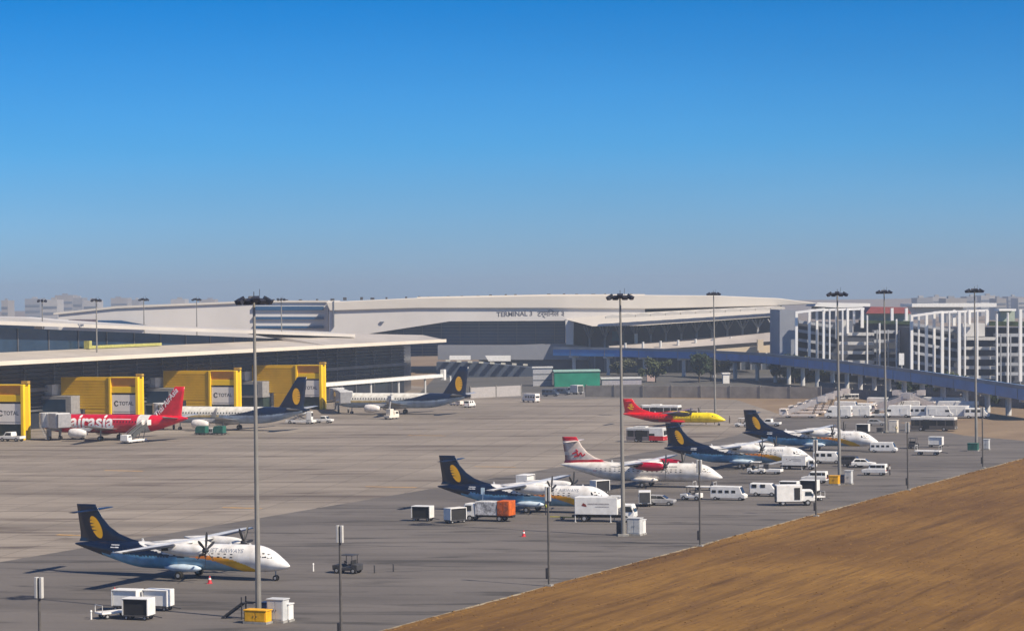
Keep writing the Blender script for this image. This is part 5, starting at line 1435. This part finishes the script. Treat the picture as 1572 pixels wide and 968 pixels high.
person(1084, 651, 10, 'person in dark clothes below the yellow fuselage, left one', (.05, .05, .06), (.03, .03, .04))
person(1097, 651, 50, 'person in dark clothes below the yellow fuselage, right one', (.07, .05, .05), (.03, .03, .04))

# ================================================================== masts, poles, cabinets
def mast(px, py, ytop, label, D=None, heads=12, spread=1.55):
    if D is None: loc = G(px, py)
    else: loc = Vector(((px - 786) / F * D, D, 0))
    hz = None
    d = loc.y; h = H + ((460 - .01396 * (px - 786)) - ytop) * d / F
    m_ = thing('floodlight_mast', label, 'mast', loc, random.uniform(-.3, .3), 'tall floodlight masts')
    q = MB(); q.tube((0, 0, 0), (0, 0, h), .29, .12, n=12); q.build('pole', mat('mast_steel', (.25, .24, .22), .55, .2, var=.15, scale=.4), m_)
    q = MB(); q.box((0, 0, .12), (1.3, 1.3, .24)); q.build('base_plinth', mat('plinth_concrete', (.3, .29, .27), .9, var=.2), m_)
    q = MB(); q.tube((0, 0, h - .15), (0, 0, h + .15), .3, n=10)
    for k in range(4):
        t = k * math.pi / 4
        q.bar((-math.cos(t) * spread, -math.sin(t) * spread, h), (math.cos(t) * spread, math.sin(t) * spread, h), .08)
    hd = q.build('head_frame', DSTEEL(), m_)
    DKB = mat('floodlight_housing', (.022, .025, .04), .5, var=.1)
    for k in range(heads):
        t = 2 * math.pi * k / heads; rr = spread * (1 if k % 2 else .72)
        q = MB(); q.box((math.cos(t) * rr, math.sin(t) * rr, h - .22 + .22 * (k % 3 == 0)), (.5, .62, .42), t, 0, .5); q.build('floodlight', DKB, hd)
    q = MB(); q.tube((.5, 0, h), (.55, 0, h + .95), .025, n=6); q.tube((0, 0, h), (0, 0, h + .7), .04, n=6); q.build('lightning_rod', DSTEEL(), m_)
    return m_
mast(397, 950, 459, 'nearest tall floodlight mast, lower left beside the yellow cabinet')
mast(957, 822, 454, 'tall floodlight mast beside the white catering truck')
mast(1289, 736, 450, 'tall floodlight mast with yellow cabinet at its foot')
mast(1360, 663, 447, 'floodlight mast standing in front of the parked white rows')
mast(1499, 690, 445, 'rightmost tall floodlight mast with green box at its foot')
mast(1098, 640, 450, 'floodlight mast behind the yellow fuselage')
for x, D, yt, lb_ in ((148, 585, 460, 'floodlight mast rising behind the second yellow gate building'), (432, 690, 459, 'floodlight mast behind the gate nearest the pier tip'), (65, 640, 461, 'faint floodlight mast on the pier at far left'),
                      (221, 660, 459, 'faint distant mast, second from left above the pier roof'), (302, 700, 459, 'faint distant mast above the middle of the pier roof')):
    mast(x, 0, yt, lb_, D=D, heads=8, spread=1.3)
def light_pole(px, py, label):
    loc = G(px, py); 
    p = thing('light_pole', label, 'light pole', loc, AP, 'short light poles along the grass edge')
    q = MB(); q.tube((0, 0, 0), (0, 0, 10.2), .13, .10, n=10); q.build('pole', mat('pole_dark_steel', (.11, .105, .10), .6, .2, var=.2), p)
    for s in (-1, 1):
        q = MB(); q.box((s * .2, 0, 9.5), (.22, .3, 1.5)); q.build('lamp_unit', mat('lamp_unit_pale', (.55, .55, .53), .4), p, bevel=.03)
    q = MB(); q.box((-.2, 0, 1.3), (.25, .3, 1.1)); q.build('control_box', DSTEEL(), p, bevel=.02)
    q = MB(); q.box((0, 0, .08), (.7, .7, .2)); q.build('footing', mat('plinth_concrete', (.3, .29, .27)), p)
for (x, y, lb_) in ((63, 1106, 'thin pole at the bottom left corner, only its top showing'), (524, 988, 'thin pole beside the dark tug, foot below the frame'), (843, 899, 'thin pole with its foot at the grass edge, below the second turboprop'),
                    (1075, 838, 'thin pole at the grass edge below the white turboprop nose'), (1253, 792, 'thin pole at the grass edge beside the box truck'), (1394, 752, 'thin pole at the grass edge right of the white estate car'), (1509, 718, 'thin pole at the grass edge near the right border')):
    light_pole(x, y, lb_)
def cabinet(px, py, label, m, d=(1.6, 1.2, 2.0), rz=0, cat='cabinet'):
    c = thing('electrical_cabinet', label, cat, G(px, py), AP + R(rz), 'equipment cabinets at mast feet')
    q = MB(); q.box((0, 0, .1), (d[0] + .15, d[1] + .15, .2)); q.build('plinth', mat('plinth_concrete', (.3, .29, .27)), c)
    q = MB(); q.box((0, 0, .2 + d[2] / 2), d); b = q.build('housing', m, c, bevel=.03)
    for s in (-1, 1):
        q = MB(); q.box((s * d[0] * .24, -d[1] / 2 - .015, .2 + d[2] * .5), (d[0] * .42, .03, d[2] * .86)); dr = q.build('door', m, b, bevel=.01)
        q = MB(); q.box((s * d[0] * .07, -d[1] / 2 - .045, .2 + d[2] * .5), (.04, .04, .16)); q.build('handle', DSTEEL(), dr)
    q = MB(); q.box((0, 0, .2 + d[2] + .05), (d[0] + .14, d[1] + .14, .1)); q.build('roof', m, b, bevel=.02)
cabinet(396, 956, 'low yellow cabinet at the foot of the nearest mast', YEL(), (2.3, 1.1, 1.0))
cabinet(427, 954, 'tall light grey cabinet right of the nearest mast', mat('cabinet_grey', (.52, .53, .53), .5, var=.1), (1.7, 1.2, 1.9))
cabinet(443, 953, 'narrow white cabinet, rightmost at the nearest mast', WHITE(), (.6, .9, 1.4))
cabinet(408, 949, 'dark blue box tucked behind the yellow cabinet', NAVYP(), (.6, .8, 1.3))
cabinet(975, 821, 'grey cabinet right of the mast beside the catering truck', mat('cabinet_grey', (.52, .53, .53)), (1.7, 1.2, 1.9))
cabinet(987, 820, 'narrow white cabinet right of the grey one by the catering truck mast', WHITE(), (.5, .9, 1.6))
cabinet(951, 821, 'small black box at the foot of the mast by the catering truck', DSTEEL(), (.6, .6, 1.4))
cabinet(1281, 744, 'yellow cabinet at the foot of the mast near the white jeep', YEL(), (1.5, 1.1, 1.2))
cabinet(1294, 743, 'dark blue box right of the yellow cabinet near the jeep', NAVYP(), (.6, .8, 1.2))
cabinet(1303, 743, 'pale grey cabinet right of the dark blue box near the jeep', mat('cabinet_grey', (.52, .53, .53)), (1.1, 1.1, 1.9))
cabinet(1494, 692, 'green box at the foot of the rightmost mast', GREENP(), (1.9, 1.2, 1.2))
cabinet(1514, 690, 'pale cabinet right of the rightmost thin pole', mat('cabinet_grey', (.52, .53, .53)), (1.2, 1.1, 1.7))
cabinet(1372, 664, 'cream cabinet right of the mast before the parked rows', CREAM(), (1.8, 1.4, 2.4))
cabinet(1351, 664, 'dark low box left of the mast before the parked rows', DSTEEL(), (1.2, 1.2, .8))
# ladder-like access ramp left of the nearest mast
lr = thing('access_steps', 'dark metal steps leading up to the left side of the nearest mast', 'steps', G(368, 949), AP)
q = MB()
for y in (-.4, .4): q.bar((-1.7, y, .05), (.5, y, 1.55), .1, .16)
q.build('stringer', DSTEEL(), lr)
for k in range(6):
    q = MB(); q.box((-1.45 + k * .38, 0, .25 + k * .26), (.3, .8, .04)); q.build('tread', DSTEEL(), lr)
q = MB()
for y in (-.4, .4): q.bar((.5, y, 1.55), (1.75, y, 1.55), .12); q.bar((.45, y, 0), (.45, y, 2.1), .1)
q.build('platform', DSTEEL(), lr)

# ================================================================== wall, huts and trees behind the apron
WL = mat('boundary_wall_beige', (.36, .32, .27), .85, var=.2, scale=.3); WLD = mat('boundary_post', (.20, .19, .18), .85, var=.2)
def wall(label, p0, p1, h, m, step_=9.0, posts=True):
    d = p1 - p0; L = d.length; n = max(1, round(L / step_)); u = d / L
    w = thing('boundary_wall', label, 'wall', p0, math.atan2(d.y, d.x))
    for k in range(n):
        q = MB(); q.box(((k + .5) * L / n, 0, h / 2), (L / n - .42, .22, h)); q.build('wall_panel', m, w)
    for k in range(n + 1):
        q = MB(); q.box((k * L / n, 0, h / 2 + .15), (.4, .4, h + .3)); q.build('post', WLD, w)
wall('beige boundary wall behind the yellow and red aircraft', G(900, 609), G(1260, 612), 3.4, WL)
wall('pale boundary wall right of the farther airliner tail', G(722, 611), G(800, 607), 3.2, mat('pale_wall', (.36, .34, .335), .8, var=.1))
wall('grey boundary wall along the bank at far right', G(1258, 608), G(1600, 628), 2.6, mat('grey_bank_wall', (.17, .165, .17), .85, var=.2))
wall('chain of low grey panels under the blue viaduct', G(1258, 597), G(1600, 616), 2.2, mat('grey_bank_wall', (.17, .165, .17)))
def hut(name, label, pts, D, thick, m, roof_m, cat='building', bands=0):
    xs = [p[0] for p in pts]; o = P(sum(xs) / len(xs), max(p[1] for p in pts), D); o.z = 0
    h = thing(name, label, cat, o)
    x0, x1 = min(xs), max(xs); y0, y1 = min(p[1] for p in pts), max(p[1] for p in pts)
    a = P(x0, y0, D); b = P(x1, y1, D)
    w = b.x - a.x; z1 = a.z; z0 = max(0, b.z); cx = (a.x + b.x) / 2 - o.x
    q = MB(); q.box((cx, thick / 2, (z1 + 0) / 2), (w, thick, z1)); q.build('wall', m, h)
    q = MB(); q.box((cx, thick / 2, z1 + .2), (w + .6, thick + .6, .4)); q.build('roof', roof_m, h, bevel=.05)
    for k in range(bands):
        q = MB(); q.box((cx, -.06, z1 * (k + 1) / (bands + 1)), (w, .1, .22)); q.build('seam_band', TGREY, h)
    n = max(2, int(w / 3.2))
    return h
hut('grey_site_cabin', 'pale grey stacked cabin left of the green building', [(818, 565), (848, 590)], 800, 6, mat('cabin_grey', (.40, .41, .44), .7, var=.1), LGREY(), bands=2)
hut('green_building', 'bright green clad building below the blue viaduct', [(851, 571), (921, 594)], 790, 14, mat('emerald_cladding', (.012, .24, .15), .6, var=.2, scale=.2), mat('pale_green_roof', (.30, .46, .40), .6))
hut('small_cabin', 'small white cabin under the viaduct beside a round tree', [(1110, 574), (1120, 592)], 800, 4, WHITE(), WHITE())
hut('low_shed', 'pale low shed right of the green building', [(924, 582), (985, 596)], 800, 10, mat('shed_lilac', (.36, .34, .38), .7), LGREY())
hut('kiosk', 'small cream kiosk under the viaduct left of the round tree', [(993, 560), (1006, 570)], 830, 3, mat('pink_kiosk', (.5, .38, .36), .7), LGREY())

LEAF = [mat('foliage_%s' % n, c, .8, var=.45, scale=.5, dirt=tuple(x * .45 for x in c)) for n, c in (('olive', (.055, .07, .028)), ('deep', (.032, .052, .022)), ('dusty', (.075, .08, .04)))]
BARK = mat('bark', (.08, .06, .045), .9, var=.3)
def tree(px, py, D, h, w, label, k, seed):
    rd = random.Random(seed); o = Vector(((px - 786) / F * D, D, 0))
    t = thing('broadleaf_tree', label, 'tree', o, rd.uniform(0, 6), 'trees under the viaduct')
    q = MB(); q.tube((0, 0, 0), (0, 0, h * .45), .06 * h * .5, .03 * h * .5, n=8)
    for j in range(6):
        a = rd.uniform(0, 6.28); q.tube((0, 0, h * rd.uniform(.25, .42)), (math.cos(a) * w * .3, math.sin(a) * w * .3, h * rd.uniform(.55, .8)), .018 * h, .006 * h, n=6)
    q.build('trunk', BARK, t)
    vs = []; fs = []
    cl = [(rd.gauss(0, w * .24), rd.gauss(0, w * .24), h * rd.uniform(.38, .92), rd.uniform(.12, .26) * w) for _ in range(16)]
    for cx, cy, cz, cr in cl:
        for _ in range(190):
            d = Vector((rd.gauss(0, 1), rd.gauss(0, 1), rd.gauss(0, .8))).normalized() * cr * (rd.random() ** .4)
            c = Vector((cx, cy, cz)) + d; s = rd.uniform(.25, .55)
            u = Vector((rd.gauss(0, 1), rd.gauss(0, 1), rd.gauss(0, 1))).normalized(); v = u.orthogonal().normalized()
            i = len(vs); vs += [c - u * s, c + v * s * .6, c + u * s, c - v * s * .6]; fs.append((i, i + 1, i + 2, i + 3))
    me = bpy.data.meshes.new('crown'); me.from_pydata([tuple(v) for v in vs], [], fs)
    link('crown', me, LEAF[k % 3], t)
trees = [(1005, 820, 8, 8, 'dusky tree left of the rounded olive tree under the viaduct'), (1072, 815, 9.5, 11, 'rounded olive tree under the viaduct left of a mast'), (1090, 822, 8, 8, 'small tree joined to the rounded olive tree, right side'),
         (1196, 800, 8.5, 9, 'tree under the viaduct below the car park end wall'), (1218, 790, 9.5, 10, 'darker tree under the viaduct, right of the end wall tree'), (1240, 795, 8, 9, 'tree under the viaduct left of the car park mast'),
         (1262, 800, 7.5, 8, 'low tree under the viaduct just left of the car park mast'), (1395, 690, 5.5, 9, 'low green tree below the viaduct, left of three at right'), (1425, 690, 5.5, 9, 'low green tree below the viaduct, middle of three at right'), (1460, 680, 5.5, 10, 'low green tree below the viaduct, right of three at right'), (1545, 610, 4.5, 8, 'dark shrub below the viaduct near the right edge'), (955, 880, 6, 7, 'small dusty tree behind the pale shed')]
for i, (x, D, h, w, lb_) in enumerate(trees): tree(x, 0, D, h, w, lb_, i, 40 + i)

# ================================================================== thin haze in the air
hz = MB(); hz.box((0, 2200, 34), (4400, 4700, 72))
hm = bpy.data.materials.new('haze'); hm.use_nodes = True
ht = hm.node_tree; ht.nodes.clear()
ho = ht.nodes.new('ShaderNodeOutputMaterial'); hv = ht.nodes.new('ShaderNodeVolumePrincipled')
hv.inputs['Color'].default_value = (.72, .82, .96, 1); hv.inputs['Density'].default_value = .00021; hv.inputs['Anisotropy'].default_value = .2
ht.links.new(hv.outputs[0], ho.inputs['Volume'])
ho_ = hz.build('haze', hm); ho_['kind'] = 'stuff'
tag(ho_, 'thin pale blue haze over the airport', 'haze')
